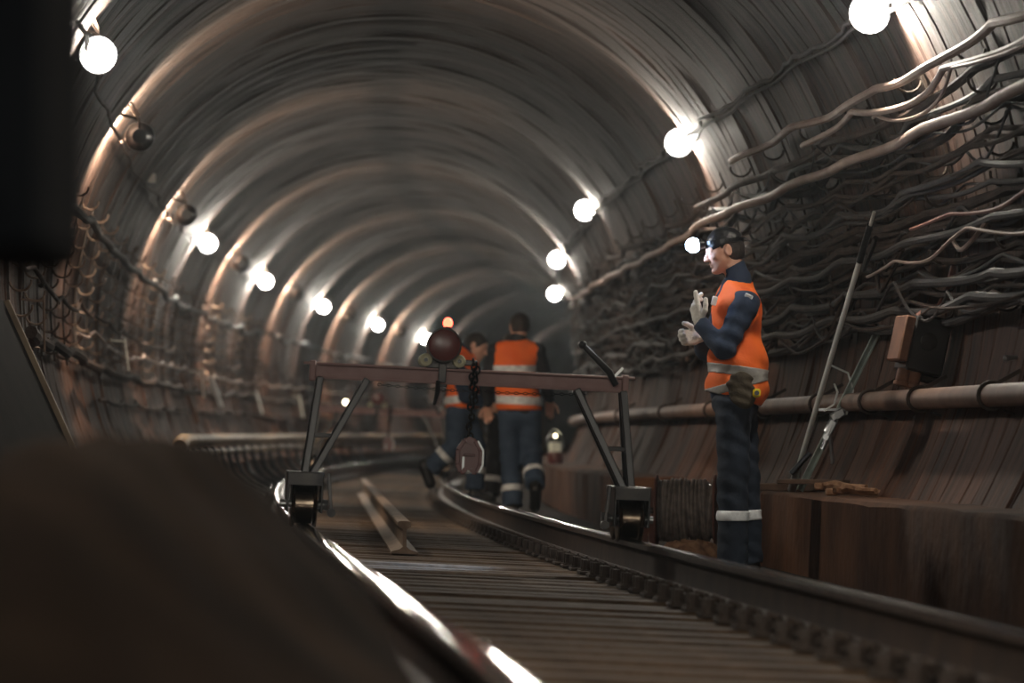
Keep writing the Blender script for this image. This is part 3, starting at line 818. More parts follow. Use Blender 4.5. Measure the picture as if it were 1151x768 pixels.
def mesh_sdf(name, f, res, m, parent, lo=None, hi=None):
    lo = (np.array(f.lo if lo is None else lo, dtype=float))-2.5*res; hi = (np.array(f.hi if hi is None else hi, dtype=float))+2.5*res
    n = np.maximum(np.ceil((hi-lo)/res).astype(int)+1, 4)
    ax = [(lo[i]+np.arange(n[i])*res).astype(f32) for i in range(3)]
    Fv = np.empty(tuple(n), dtype=f32); step = max(1, int(400000/(n[1]*n[2])))
    for i in range(0, n[0], step):
        X, Y, Z = np.meshgrid(ax[0][i:i+step], ax[1], ax[2], indexing='ij'); Fv[i:i+step] = f(X, Y, Z)
    Fv[0] = Fv[-1] = 1; Fv[:, 0] = Fv[:, -1] = 1; Fv[:, :, 0] = Fv[:, :, -1] = 1
    Sg = Fv < 0; c = tuple(n-1); cnt = np.zeros(c, dtype=np.int8); pos = np.zeros(c+(3,), dtype=f32)
    sl = lambda o: tuple(slice(o[d], o[d]+c[d]) for d in range(3))
    for d in range(3):
        for o1 in (0, 1):
            for o2 in (0, 1):
                o = [0, 0, 0]; oth = [e for e in range(3) if e != d]; o[oth[0]] = o1; o[oth[1]] = o2; e = list(o); e[d] = 1
                A = Fv[sl(o)]; B = Fv[sl(e)]; x = (A < 0) != (B < 0)
                t = np.where(x, A/np.where(x, A-B, 1), 0); cnt += x
                pos[..., d] += t; pos[..., oth[0]] += x*o1; pos[..., oth[1]] += x*o2
    act = cnt > 0; ids = -np.ones(c, dtype=np.int64); ijk = np.argwhere(act); ids[act] = np.arange(len(ijk))
    vs = (ijk + pos[act]/cnt[act][:, None])*res + lo
    quads = []
    for d in range(3):
        o = [0, 0, 0]; e = [0, 0, 0]; e[d] = 1; a1, a2 = [(1, 2), (2, 0), (0, 1)][d]
        A = Sg[tuple(slice(0, n[k]-1) if k == d else slice(0, n[k]) for k in range(3))]; B = Sg[tuple(slice(1, n[k]) if k == d else slice(0, n[k]) for k in range(3))]
        w = np.argwhere(A != B); 
        if not len(w): continue
        w = w[(w[:, a1] > 0) & (w[:, a2] > 0) & (w[:, a1] < n[a1]-1) & (w[:, a2] < n[a2]-1)]
        u1 = np.zeros(3, int); u1[a1] = 1; u2 = np.zeros(3, int); u2[a2] = 1
        g = lambda k: ids[k[:, 0], k[:, 1], k[:, 2]]
        qd = np.stack([g(w-u1-u2), g(w-u2), g(w), g(w-u1)], 1); s = A[w[:, 0], w[:, 1], w[:, 2]]
        qd[~s] = qd[~s][:, ::-1]; quads.append(qd)
    qd = np.concatenate(quads); me = bpy.data.meshes.new(name)
    me.vertices.add(len(vs)); me.vertices.foreach_set('co', vs.astype(f32).ravel())
    me.loops.add(qd.size); me.loops.foreach_set('vertex_index', qd.ravel().astype(np.int32))
    me.polygons.add(len(qd)); me.polygons.foreach_set('loop_start', np.arange(0, qd.size, 4, dtype=np.int32)); me.polygons.foreach_set('loop_total', np.full(len(qd), 4, dtype=np.int32))
    me.polygons.foreach_set('use_smooth', np.ones(len(qd), dtype=bool)); me.update(calc_edges=True); me.validate()
    me.materials.append(m); ob = bpy.data.objects.new(name, me); COL.objects.link(ob); ob.parent = parent
    return ob

def head_frame(fwd, up):
    f = Vector(fwd).normalized(); u = Vector(up); u = (u-f*u.dot(f)).normalized(); l = u.cross(f)
    return Matrix((f, l, u)).transposed()      # columns: forward, left, up

def head_sdf(c, R):
    c = Vector(c); g = lambda x, y, z: tuple(c + R @ Vector((x, y, z))); A = np.array([[R[i][j] for j in range(3)] for i in range(3)])
    base = U([ell(g(-.012, 0, .028), (.098, .078, .088), A), ell(g(.030, 0, -.020), (.062, .062, .085), A), cone(g(.035, .0, -.06), g(.066, 0, -.092), .046, .020)], .03)
    base = U([base, cone(g(.02, .045, -.045), g(.055, .02, -.085), .022, .018), cone(g(.02, -.045, -.045), g(.055, -.02, -.085), .022, .018)], .02)
    base = U([base, cone(g(.074, -.034, .026), g(.074, .034, .026), .013, .013), ell(g(.062, .040, -.016), (.020, .018, .016), A), ell(g(.062, -.040, -.016), (.020, .018, .016), A)], .016)
    for s in (-1, 1): base = cut(base, ell(g(.100, s*.031, .006), (.018, .017, .011), A), .012)
    base = U([base, ell(g(.077, .031, .006), (.013, .013, .011), A), ell(g(.077, -.031, .006), (.013, .013, .011), A)], .003)
    base = U([base, cone(g(.088, 0, .014), g(.112, 0, -.024), .008, .012), ell(g(.102, .011, -.029), (.011, .008, .008), A), ell(g(.102, -.011, -.029), (.011, .008, .008), A)], .010)
    base = U([base, ell(g(.086, 0, -.052), (.013, .024, .006), A), ell(g(.083, 0, -.064), (.013, .020, .007), A), ell(g(.078, 0, -.092), (.016, .018, .014), A)], .007)
    base = cut(base, ell(g(.100, 0, -.058), (.012, .026, .0022), A), .003)
    ears = [cut(ell(g(-.004, s*.079, .0), (.020, .010, .033), A), ell(g(.002, s*.088, .003), (.010, .006, .019), A), .004) for s in (-1, 1)]
    base = U([base]+ears, .006)
    return base, g, A

def hand_sdf(w, d, pn, curls, L=.185, thumb=(.5, .5), mirror=1, rad=.0092):
    """w wrist, d hand direction, pn palm normal (the side fingers curl to); curls per finger in radians total"""
    w = Vector(w); d = Vector(d).normalized(); pn = Vector(pn); pn = (pn-d*pn.dot(d)).normalized(); s = d.cross(pn)*mirror   # s towards the thumb
    fs = []; palmL = L*.53; k = L/.185
    g = lambda a, b, c: tuple(w+d*a*k+s*b*k+pn*c*k)
    palm = U([cone(g(.0, 0, 0), g(.03, 0, 0), .024*k, .026*k), cone(g(.03, .022, 0), g(.088, .028, 0), .0165*k, .0135*k), cone(g(.03, .006, 0), g(.092, .010, 0), .0165*k, .013*k), cone(g(.03, -.01, 0), g(.09, -.009, 0), .0165*k, .0125*k), cone(g(.03, -.022, 0), g(.082, -.027, 0), .0155*k, .0115*k)], .014)
    fs.append(palm)
    for i, (b, a0, ln, cu) in enumerate(((.029, .088, .072, curls[0]), (.010, .092, .080, curls[1]), (-.009, .090, .074, curls[2]), (-.027, .082, .058, curls[3]))):
        p = w+d*a0*k+s*b*k; ang = 0; segs = (.45, .30, .25); sp = b*.35
        for j, sg in enumerate(segs):
            ang += cu*(.40, .36, .24)[j]
            q = p + ((d*math.cos(ang)+pn*math.sin(ang)) + s*sp*2).normalized()*ln*sg*k
            fs.append(cone(tuple(p), tuple(q), (rad-.0006*j)*k, (rad-.0009-.0006*j)*k)); p = q
    p = w+d*.028*k+s*.026*k; t1 = (d*.55+s*.75+pn*thumb[0]*.6).normalized(); q = p+t1*.042*k
    t2 = (d*.85+s*.35+pn*thumb[1]).normalized(); r2 = q+t2*.032*k; t3 = (d*.95+s*.15+pn*thumb[1]*1.1).normalized(); r3 = r2+t3*.026*k
    fs += [cone(tuple(p), tuple(q), .0150*k, .0118*k), cone(tuple(q), tuple(r2), .0118*k, .0105*k), cone(tuple(r2), tuple(r3), .0105*k, .0090*k)]
    return U(fs, .0045)

def person(name, loc, label, J, fwd, opt):
    """J: joints in local metres; fwd horizontal facing"""
    root = empty(name, loc, label=label, cat='person')
    fw = Vector(fwd).normalized(); lf = Vector((0, 0, 1)).cross(fw)
    res = opt.get('res', .010); fine = opt.get('fine', res*.6)
    A = lambda k: J[k]
    # torso frame
    sc = (1, 1, 1)
    RT = Matrix((fw, lf, Vector((0, 0, 1)))).transposed(); RA = np.array([[RT[i][j] for j in range(3)] for i in range(3)])
    ch = Vector(J['chest']); pe = Vector(J['pelvis']); nk = Vector(J['neck']); mid = ch.lerp(pe, .55)
    w = opt.get('w', 1.)
    torso = U([ell(ch, (.112*w, .165*w, .17), RA), ell(mid, (.105*w, .145*w, .16), RA), ell(pe, (.118*w, .158*w, .12), RA), cone(ch+Vector((0, 0, .10)), nk, .075, .055), cone(J['shL'], J['shR'], .060, .060)], .06)
    def limb(a, b, c, r0, r1, r2): return [cone(J[a], J[b], r0, r1), cone(J[b], J[c], r1, r2)]
    arms = {s: U(limb('sh'+s, 'el'+s, 'wr'+s, .054, .042, .028), .015) for s in 'LR'}
    legs = {s: U(limb('hip'+s, 'kn'+s, 'an'+s, .086, .056, .038), .02) for s in 'LR'}
    H, g, HA = head_sdf(J['head'], J['HR'])
    neck = cone(nk, g(-.025, 0, -.05), .058, .052)
    hands = {}
    for s in 'LR':
        h = opt['hand'+s]; hands[s] = hand_sdf(J['wr'+s], h[0], h[1], h[2], .185, h[3], h[4])
    feet = {s: U([cone(J['an'+s], J['heel'+s], .036, .034), cone(J['heel'+s], J['toe'+s], .036, .030)], .02) for s in 'LR'}
    body = U([torso, arms['L'], arms['R'], legs['L'], legs['R'], neck, U([H, neck], .02), hands['L'], hands['R'], feet['L'], feet['R']], .012)
    mesh_sdf('body', body, opt.get('bres', .007), M['skin'], root)
    pm = opt['cloth']; jm = opt['jacket']
    # trousers
    ttop = pe.z + .10; loose = opt.get('loose', .022)
    tleg = {}
    for s in 'LR':
        a = Vector(J['an'+s]); kn = Vector(J['kn'+s]); hp = Vector(J['hip'+s]); dn = (a-kn).normalized()
        tleg[s] = inter(U([cone(hp, kn, .098, .070+loose*.5), cone(kn, a+dn*.03, .070+loose*.5, .056+loose)], .02), half(dn, a+dn*.045))
    tr = U([ell(pe, (.130*w, .168*w, .14), RA), tleg['L'], tleg['R']], .045)
    tr = inter(grow(tr, .0, opt.get('wr', .003), ph=1.), half((0, 0, 1), (0, 0, ttop)))
    tro = mesh_sdf('trousers', tr, res, M[pm], root)
    for s in 'LR':
        a = Vector(J['an'+s]); kn = Vector(J['kn'+s]); dn = (a-kn).normalized(); bz = opt.get('band', .14)
        bd = inter(grow(tleg[s], .006, opt.get('wr', .003), ph=1.), half(dn, a-dn*(bz-.055)), half(-dn, a-dn*bz))
        cb = a-dn*(bz-.03)
        o = mesh_sdf('reflective_band', bd, min(res, .007), M['reflw'], tro, np.array(cb)-.17, np.array(cb)+.17); o['label'] = 'white reflective band round the lower trouser leg'
        bt = U([cone(a-dn*.02, J['heel'+s], .052, .046), cone(J['heel'+s], J['toe'+s], .047, .042), cone(Vector(J['heel'+s])-Vector((0, 0, .012)), Vector(J['toe'+s])-Vector((0, 0, .008)), .044, .042)], .02)
        mesh_sdf('boot', bt, res, M['boot'], root)
    # jacket
    jt = U([ell(ch, (.128*w, .180*w, .175), RA), ell(mid, (.126*w, .166*w, .17), RA), ell(pe+Vector((0, 0, .03)), (.135*w, .172*w, .12), RA), cone(ch+Vector((0, 0, .11)), nk, .088, .064), cone(J['shL'], J['shR'], .073, .073)], .06)
    ja = [inter(U([cone(J['sh'+s], J['el'+s], .073, .060), cone(J['el'+s], J['wr'+s], .060, .040)], .02), half(Vector(J['wr'+s])-Vector(J['el'+s]), J['wr'+s])) for s in 'LR']
    jk = inter(grow(U([jt]+ja, .025), 0, opt.get('wr', .003)*1.2, ph=2.3), half((0, 0, -1), (0, 0, opt['jhem'])))
    cl = cut(cone(nk-Vector((0, 0, .02)), nk+(Vector(g(-.02, 0, -.04))-nk)*.55, .076, .068), cone(nk-Vector((0, 0, .1)), Vector(g(-.02, 0, -.02)), .058, .058), .006)
    cl = inter(cl, half(Vector(g(0, 0, 0))-nk, nk+(Vector(g(-.02, 0, -.04))-nk)*.62))
    jo = mesh_sdf('jacket', U([jk, cl], .01), res, M[jm], root)
    # vest
    if opt.get('vest', True):
        vt = U([ell(ch, (.140*w, .192*w, .185), RA), ell(mid-fw*(opt.get('vw', 0)*.5), (.146*w+opt.get('vw', 0), .182*w, .18), RA), ell(pe+Vector((0, 0, .05))-fw*(opt.get('vw', 0)*.5), (.158*w+opt.get('vw', 0), .192*w, .13), RA), cone(ch+Vector((0, 0, .11)), nk-Vector((0, 0, .01)), .098, .078), cone(Vector(J['shL']).lerp(Vector(J['shR']), .10), Vector(J['shR']).lerp(Vector(J['shL']), .10), .084, .084)], .06)
        vt = grow(vt, 0, opt.get('wr', .003)*1.2, fr=(22, 18, 22), ph=.7)
        for s in 'LR':
            sh = Vector(J['sh'+s]); out = (lf if s == 'L' else -lf)
            vt = cut(vt, U([cone(sh+out*.045-Vector((0, 0, .02)), sh+out*.06-Vector((0, 0, .13)), .075, .07), cone(sh+out*.03, Vector(J['el'+s])+out*.03, .062, .06)], .02), .006)
        vt = cut(vt, cone(nk-Vector((0, 0, .025)), nk+Vector((0, 0, .2)), .078, .10), .006)
        vt = cut(vt, cone(nk+fw*.06, ch+fw*.16+Vector((0, 0, .03)), .05, .015), .006)
        vfull = vt
        hn = opt.get('hemn', (0, 0, -1)); vt = inter(vt, half(hn, opt['vhem']))
        vo = mesh_sdf('vest', vt, res, M['orange'], root)
        for (z0, z1, nn) in opt['bands']:
            nv = V3(nn)/np.linalg.norm(nn)
            bd = inter(grow(vt, .005), half(nv, V3(z1)), half(-nv, V3(z0)))
            o = mesh_sdf('reflective_band', bd, min(res, .007), M[opt.get('rb', 'reflw')], vo); o['label'] = 'silver reflective band round the vest'
    return root, g, HA, dict(jk=jk, torso=jt)

# ---- the standing worker on the right, profile facing left
def px(x, y, Y=0., s=208., x0=828., y0=647.56): return Vector(((x-x0)/s, Y, (y0-y)/s))
mq = 1.03
mloc = Vector(((828-575.5)/S*mq, mq*D1, -.77))
HRm = head_frame((-1, -.22, -.24), (-.22, 0, 1))
Jm = dict(pelvis=px(826, 447), chest=px(828, 356), neck=px(829, 311), head=px(814, 282, -.005), HR=HRm,
          shL=px(836, 343, -.175), shR=px(822, 341, .165), elL=px(811, 392, -.215), elR=px(796, 392, .20),
          wrL=px(786, 363, -.13), wrR=px(787, 378, .03),
          hipL=px(824, 455, -.085), hipR=px(832, 455, .085), knL=px(823, 538, -.09), knR=px(837, 541, .085),
          anL=px(822, 623, -.09), anR=px(841, 623, .085), heelL=px(826, 637, -.09), toeL=px(794, 640, -.10), heelR=px(845, 637, .085), toeR=px(813, 640, .095))
opt = dict(res=.006, bres=.0055, cloth='navyd', jacket='navy', jhem=px(0, 452).z, vhem=tuple(px(826, 447)), hemn=(-.30, 0, -1), wr=.0045, vw=.022, rb='refl', band=.245, loose=.026, w=.97,
           bands=[(tuple(px(826, 421)), tuple(px(826, 410)), (.13, 0, 1)), (tuple(px(826, 437)), tuple(px(826, 427)), (-.28, 0, 1))],
           handL=((-.28, .10, .95), (.85, .6, .1), (.15, 1.2, 1.6, 1.7), (.35, .2), -1), handR=((-1, -.35, -.05), (.1, -1, .1), (1.7, 1.9, 2.0, 2.0), (.6, .5), 1))
mroot, g, HA, _ = person('person', mloc, 'worker in orange vest and white gloves standing in profile, head torch glaring', Jm, (-1, -.12, 0), opt)
for s in 'LR':
    h = opt['hand'+s]; gl = hand_sdf(Jm['wr'+s], h[0], h[1], h[2], .19, h[3], h[4], rad=.0115)
    cuff = cone(tuple(Jm['wr'+s]), tuple(Jm['wr'+s]+Vector(h[0]).normalized()*.02), .034, .031)
    mesh_sdf('glove', U([grow(gl, .0028), cuff], .008), .0032, M['glove'], mroot)
hair = inter(U([ell(g(-.018, 0, .026), (.098, .083, .090), HA), ell(g(-.045, 0, -.01), (.066, .074, .075), HA)], .02), half(HRm @ Vector((1, 0, -.35)), g(.028, 0, 0)), half(HRm @ Vector((0, 0, -1)), g(0, 0, -.06)))
hair = cut(hair, U([ell(g(.000, .084, .0), (.026, .024, .036), HA), ell(g(.0, -.084, .0), (.026, .024, .036), HA)], .01), .004)
mesh_sdf('hair', hair, .004, M['hair'], mroot)
capf = inter(grow(ell(g(-.014, 0, .034), (.106, .089, .098), HA), 0, .0022, fr=(60, 50, 70)), half(HRm @ Vector((-.22, 0, -1)), g(0, 0, .036)))
capo = mesh_sdf('cap', U([capf, ell(g(-.120, 0, .040), (.022, .016, .012), HA), cone(g(-.125, .01, .036), g(-.150, .02, .022), .007, .004)], .01), .004, M['cap'], mroot)
# head torch with strap
st = MB(); ring = []
for a in np.linspace(0, 2*PI, 33): ring.append(Vector(g(-.012+.107*math.cos(a), .090*math.sin(a), .052+.012*math.cos(a))))
for i in range(32): st.bar(ring[i], ring[i+1], .005, .020, side=tuple(HRm @ Vector((0, 0, 1))))
st.build('torch_strap', M['black'], mroot)
tor = MB(); fwv = HRm @ Vector((1, 0, .1)); cc = Vector(g(.112, 0, .066)); tor.lathe(cc, fwv, [(0, -.02), (.022, -.02), (.028, 0), (.030, .028), (.034, .034), (.034, .040), (.028, .040), (.028, .034)], 20)
to = tor.build('head_torch', M['black'], mroot)
MB().sphere(cc+fwv*.048, .041, 16, 10, sc=(1, 1, 1)).build('torch_lens', M['blueled'], to)
# pouch and tape measure
pc = px(834, 440, -.185)
po = U([cone(px(832, 426, -.178), px(834, 448, -.182), .048, .052, (1.15, .55, 1)), cone(px(822, 432, -.17), px(826, 446, -.175), .03, .028, (1, .6, 1))], .02)
poo = mesh_sdf('tool_pouch', grow(po, 0, .003, fr=(50, 40, 60)), .005, M['pouch'], mroot)
tp = MB().box(px(848, 441, -.215), (.042, .03, .048), Euler((0, .1, .1)), .010).build('tape_measure', M['yellow'], poo)
MB().disc(px(848, 441, -.232), (0, 1, 0), .013, .004, 14).build('tape_label', M['black'], tp)
# white patches on shoulder and chest
for (c, d, n) in ((px(838, 336, -.238), (.045, .012, .05), Euler((.35, .45, 0))), (px(802, 338, -.118), (.030, .012, .05), Euler((.2, .2, .3)))):
    o = MB().box(c, d, n, .004).build('shoulder_tab', M['reflw'], mroot); o['label'] = 'white reflective tab at the shoulder'

# ---- the three others further off; facing away
def px2(x, y, Y=0., x0=578., y0=579.): return Vector(((x-x0)/134.4, Y, (y0-y)/134.4))
bq = 1.6
bloc = Vector(((578-575.5)/S*bq, bq*D1, (HOR-579)/S*bq))
HRb = head_frame((-.25, 1, -.15), (0, .15, 1))
Jb = dict(pelvis=px2(584, 463), chest=px2(578, 410, .02), neck=px2(581, 384, .03), head=px2(584, 368, .06), HR=HRb,
          shL=px2(558, 396, .02), shR=px2(603, 396, .02), elL=px2(548, 430, .05), elR=px2(613, 428, .08), wrL=px2(549, 455, .18), wrR=px2(618, 450, .22),
          hipL=px2(573, 468), hipR=px2(595, 468), knL=px2(574, 517, .07), knR=px2(598, 512, .06), anL=px2(576, 563, .0), anR=px2(601, 541, -.22),
          heelL=px2(576, 573, -.02), toeL=px2(574, 575, .17), heelR=px2(602, 549, -.28), toeR=px2(601, 569, -.20))
optb = dict(res=.009, bres=.008, cloth='navym', jacket='charcoal', jhem=px2(0, 467).z, vhem=tuple(px2(580, 461)), hemn=(0, 0, -1), wr=.004, band=.13, loose=.03,
            bands=[(tuple(px2(578, 455)), tuple(px2(578, 445)), (.05, 0, 1)), (tuple(px2(578, 419)), tuple(px2(578, 411)), (.0, 0, 1))],
            handL=((0, .2, -1), (0, -1, 0), (.8, .9, 1., 1.), (.4, .4), 1), handR=((0, .3, -1), (0, -1, 0), (.8, .9, 1., 1.), (.4, .4), -1))
broot, g, HA, _ = person('person', bloc, 'worker in orange vest walking away, back to the camera, behind the trolley', Jb, (-.1, 1, 0), optb)
def hair_of(g, HA, HR, root, m='hair'):
    h = inter(U([ell(g(-.014, 0, .030), (.104, .085, .094), HA), ell(g(-.045, 0, -.01), (.066, .076, .070), HA)], .02), half(HR @ Vector((1, 0, -.45)), g(.045, 0, 0)), half(HR @ Vector((0, 0, -1)), g(0, 0, -.05)))
    h = cut(h, U([ell(g(.000, .086, .0), (.022, .02, .034), HA), ell(g(.0, -.086, .0), (.022, .02, .034), HA)], .01), .004)
    return mesh_sdf('hair', h, .006, M[m], root)
hair_of(g, HA, HRb, broot)

def px3(x, y, Y=0., x0=520., y0=570.): return Vector(((x-x0)/130.3, Y, (y0-y)/130.3))
cq = 1.65
cloc = Vector(((520-575.5)/S*cq, cq*D1, (HOR-570)/S*cq))
HRc = head_frame((.9, -.45, -.45), (.35, 0, 1))
Jc = dict(pelvis=px3(519, 461), chest=px3(521, 414, .0), neck=px3(527, 401, .0), head=px3(536, 390, -.01), HR=HRc,
          shL=px3(524, 408, .17), shR=px3(513, 410, -.15), elL=px3(545, 440, .18), elR=px3(524, 446, -.22), wrL=px3(560, 452, .05), wrR=px3(547, 455, -.2),
          hipL=px3(522, 466, .08), hipR=px3(514, 467, -.08), knL=px3(535, 502, .09), knR=px3(512, 500, -.09), anL=px3(534, 545, .06), anR=px3(488, 523, -.08),
          heelL=px3(532, 557, .06), toeL=px3(550, 560, .06), heelR=px3(477, 523, -.08), toeR=px3(484, 543, -.08))
optc = dict(res=.009, bres=.008, cloth='navym', jacket='navy', jhem=px3(0, 464).z, vhem=tuple(px3(520, 459)), hemn=(0, 0, -1), wr=.004, band=.15, loose=.026, w=.92,
            bands=[(tuple(px3(520, 453)), tuple(px3(520, 444)), (-.12, 0, 1))],
            handL=((1, -.1, -.5), (0, -1, 0), (1.2, 1.3, 1.4, 1.4), (.4, .4), 1), handR=((1, .1, -.4), (0, 1, 0), (1.2, 1.3, 1.4, 1.4), (.4, .4), -1))
croot, g, HA, _ = person('person', cloc, 'worker in orange vest stepping right with head bowed, partly behind the hanging chain', Jc, (1, -.25, 0), optc)
hair_of(g, HA, HRc, croot)

def px4(x, y, Y=0., x0=556., y0=566.): return Vector(((x-x0)/119.4, Y, (y0-y)/119.4))
dq = 1.80
dloc = Vector(((556-575.5)/S*dq, dq*D1, (HOR-566)/S*dq))
HRd = head_frame((.5, .8, -.5), (.1, 0, 1))
Jd = dict(pelvis=px4(566, 462), chest=px4(567, 418, .05), neck=px4(571, 400, .08), head=px4(575, 389, .12), HR=HRd,
          shL=px4(553, 408, .1), shR=px4(585, 408, .0), elL=px4(549, 436, .12), elR=px4(590, 436, .05), wrL=px4(551, 458, .2), wrR=px4(592, 458, .15),
          hipL=px4(560, 466), hipR=px4(574, 466), knL=px4(556, 508, .06), knR=px4(572, 508, .05), anL=px4(552, 552), anR=px4(575, 552, .1),
          heelL=px4(551, 561, 0), toeL=px4(551, 562, .16), heelR=px4(575, 560, .1), toeR=px4(577, 561, .27))
optd = dict(res=.011, bres=.009, cloth='charcoal', jacket='charcoal', jhem=px4(0, 472).z, vest=False, wr=.004, band=.14, loose=.026, w=.9, bands=[],
            handL=((0, .2, -1), (0, -1, 0), (.8, .9, 1., 1.), (.4, .4), 1), handR=((0, .3, -1), (0, -1, 0), (.8, .9, 1., 1.), (.4, .4), -1))
droot, g, HA, _ = person('person', dloc, 'dark-clothed worker almost hidden behind the worker seen from the back', Jd, (.3, 1, 0), optd)
hair_of(g, HA, HRd, droot)

# ------------------------------------------------------------------ things along the right side
# wire reel
rq = ql(771, 1.76); rc = at(771, 572, rq); r = empty('cable_reel', Vector((rc.x, rc.y, -.715)), (0, 0, -.10), 'reel of black wire standing between the trolley wheel and the standing worker', 'reel')
hz = .235; w = .185
for s in (-1, 1): MB().disc((s*w, 0, hz), (1, 0, 0), .23, .014, 28, bev=.003).build('flange', M['redwood'], r)
m = MB(); rn2 = random.Random(4)
for i in range(13):
    x = -w+.03 + i*(2*w-.06)/12
    for lay in range(2):
        R0 = .175 + lay*.012 + rn2.uniform(-.006, .012); ox = rn2.uniform(-.006, .006); tilt = rn2.uniform(-.02, .02)
        m.tube([Vector((x+ox+tilt*math.sin(a), R0*math.cos(a), hz+R0*math.sin(a))) for a in np.linspace(0, 2*PI, 29)], .0120, 6, caps=False)
m.disc((0, 0, hz), (1, 0, 0), .17, 2*w-.02, 24)
m.build('wound_wire', M['wire'], r)
MB().disc((0, 0, hz), (1, 0, 0), .02, 2*w+.10, 10).build('spindle', M['bracket'], r)
# planks left of the reel
for (x, y0, y1, ww, lean, lab) in ((722, 612, 556, .055, .03, 'short reddish plank leaning upright beside the trolley wheel'), (733, 612, 552, .045, -.02, 'narrow reddish plank leaning upright against the wire reel')):
    A = at(x, y0, rq+.02); A.z = -.77; B = at(x+lean*100, y1, rq+.03); b = MB().bar(Vector((0, 0, .0)), B-A, ww, .022, bev=.003, side=(0, 1, 0)).build('plank', M['redwood'], None, loc=A)
    setp(b, lab, 'plank')
# debris clump below the reel and behind the worker
def lump(name, c, sx, sy, sz, m, label, cat, n=34, seed=1, rough=.35, group=None):
    rn = random.Random(seed); mb = MB(); vs = []; fs = []
    ph = [(rn.uniform(2, 9), rn.uniform(2, 9), rn.uniform(0, 6)) for _ in range(6)]
    for i in range(n+1):
        for j in range(n+1):
            u = -1+2*i/n; v = -1+2*j/n; d = max(0, 1-(abs(u)**2.4+abs(v)**2.4)); h = d**.7
            nz = sum(math.sin(a*u*2+b*v*2+p) for a, b, p in ph)/6
            vs.append((u*sx, v*sy, sz*h*(1+rough*nz) + (rn.uniform(0, .12)*sz*h) - .012))
    W = n+1
    for i in range(n):
        for j in range(n): p = i*W+j; fs.append((p, p+W, p+W+1, p+1))
    o0 = len(vs); vs += [(x, y, -.02) for x, y, z in vs[:]]
    for i in range(n):
        for j in range(n): p = o0+i*W+j; fs.append((p, p+1, p+W+1, p+W))
    for i in range(n):
        for (p, q) in ((i, i+1), (n*W+i, n*W+i+1), (i*W, (i+1)*W), (i*W+n, (i+1)*W+n)): fs.append((p, q, q+o0, p+o0))
    mb.add(vs, fs); return setp(mb.build(name, m, None, loc=c), label, cat, group)
a = at(775, 604, rq-.012); o = lump('rubble_heap', Vector((a.x, a.y, -.77)), .22, .26, .10, M['debris'], 'low heap of pale rusty rubble on the ground in front of the wire reel', 'rubble', seed=3, rough=.8); o['kind'] = 'stuff'

# boards and tools lying on the bench
for (x0, x1, yy, q, h, ww, lab) in ((864, 930, 553, 1.065, .045, .16, 'dark flat board on the bench beside the foot of the pole'), (880, 955, 547, 1.075, .03, .10, 'thin board lying on top of the dark board on the bench')):
    A = at(x0, yy, ql(x0, 2.06)); B = at(x1, yy, ql(x0, 2.06)-.02); A.z = B.z = BZ+h/2+(.046 if h < .04 else 0); b = (A+B)/2
    setp(MB().bar(A-b, B-b, ww, h, bev=.006).build('board', M['wood'], None, loc=b), lab, 'board')
for i, (x0, x1, yy) in enumerate(((935, 1000, 556), (945, 985, 552), (925, 975, 559))):
    A = at(x0, yy, ql(x0, 2.14)); B = at(x1, yy, ql(x0, 2.14)-.012); A.z = B.z = BZ+.02+.012*i; A.y += .06*i; B.y += .04*i; b = (A+B)/2; m = MB()
    m.tube([A-b, A.lerp(B, .3)-b+Vector((0, .03, .012)), A.lerp(B, .6)-b+Vector((0, -.02, .0)), B-b], [.02, .024, .018, .014], 7); m.box(A-b, (.07, .06, .04), Euler((0, 0, .4*i)), .008)
    setp(m.build('iron_tool', M['debris'], None, loc=b), ['longest rusty iron tool lying on the bench right of the boards', 'short rusty iron tool lying behind the longest one', 'rusty iron tool lying nearest the boards on the bench'][i], 'tool')

# long pole
A = at(890, 545, ql(890, 2.14)); B = aw(983, 238, .27); A.z = BZ+.01
r = empty('pole', A, label='long pale aluminium pole with black grip leaning on the cables', cat='pole'); d = B-A
MB().tube([d*.0, d*.83], .0155, 12).build('tube', M['alu'], r)
MB().tube([d*.83, d*.955], .019, 12).build('grip', M['black'], r)
MB().tube([d*.955, d], .010, 10).build('tip', M['alu'], r)
MB().tube([Vector((0, 0, .0)), d*.05, d*.09], [.026, .026, .018], 12).build('ferrule', M['steel'], r)
# second strut with clamp mechanism
A2 = at(899, 540, ql(899, 2.17)); B2 = aw(990, 366, .05); A2.z = BZ+.01
r = empty('rail_strut', A2, label='grey-green metal strut with a clamp mechanism, crossing the foot of the pole', cat='strut'); d2 = B2-A2
m = MB(); u = d2.normalized(); sd = Vector((u.z, 0, -u.x))
for s in (-1, 1): m.bar(sd*s*.016, d2+sd*s*.016, .010, .03, bev=.002, side=(0, 1, 0))
m.bar(Vector((0, .01, 0)), d2+Vector((0, .01, 0)), .03, .006, side=(0, 1, 0)); m.build('channel', M['greenalu'], r)
m = MB(); c = d2*.46+Vector((0, -.05, 0))
m.box(c, (.09, .06, .05), Euler((0, -.5, 0)), .008); m.box(c+Vector((-.04, 0, -.07)), (.05, .05, .09), Euler((0, .5, 0)), .008); m.tube([c+Vector((-.02, -.01, -.02)), c+Vector((-.09, -.02, -.20))], .014, 10); m.tube([c+Vector((-.05, -.01, -.04)), c+Vector((-.03, -.02, -.28))], .011, 8)
m.disc(c+Vector((.0, -.03, 0)), (0, 1, 0), .022, .03, 12); m.disc(c+Vector((-.07, -.03, -.13)), (0, 1, 0), .018, .03, 12); m.bar(c+Vector((-.12, 0, .03)), c+Vector((.05, 0, .03)), .014, .014)
m.build('clamp', M['steel'], r)
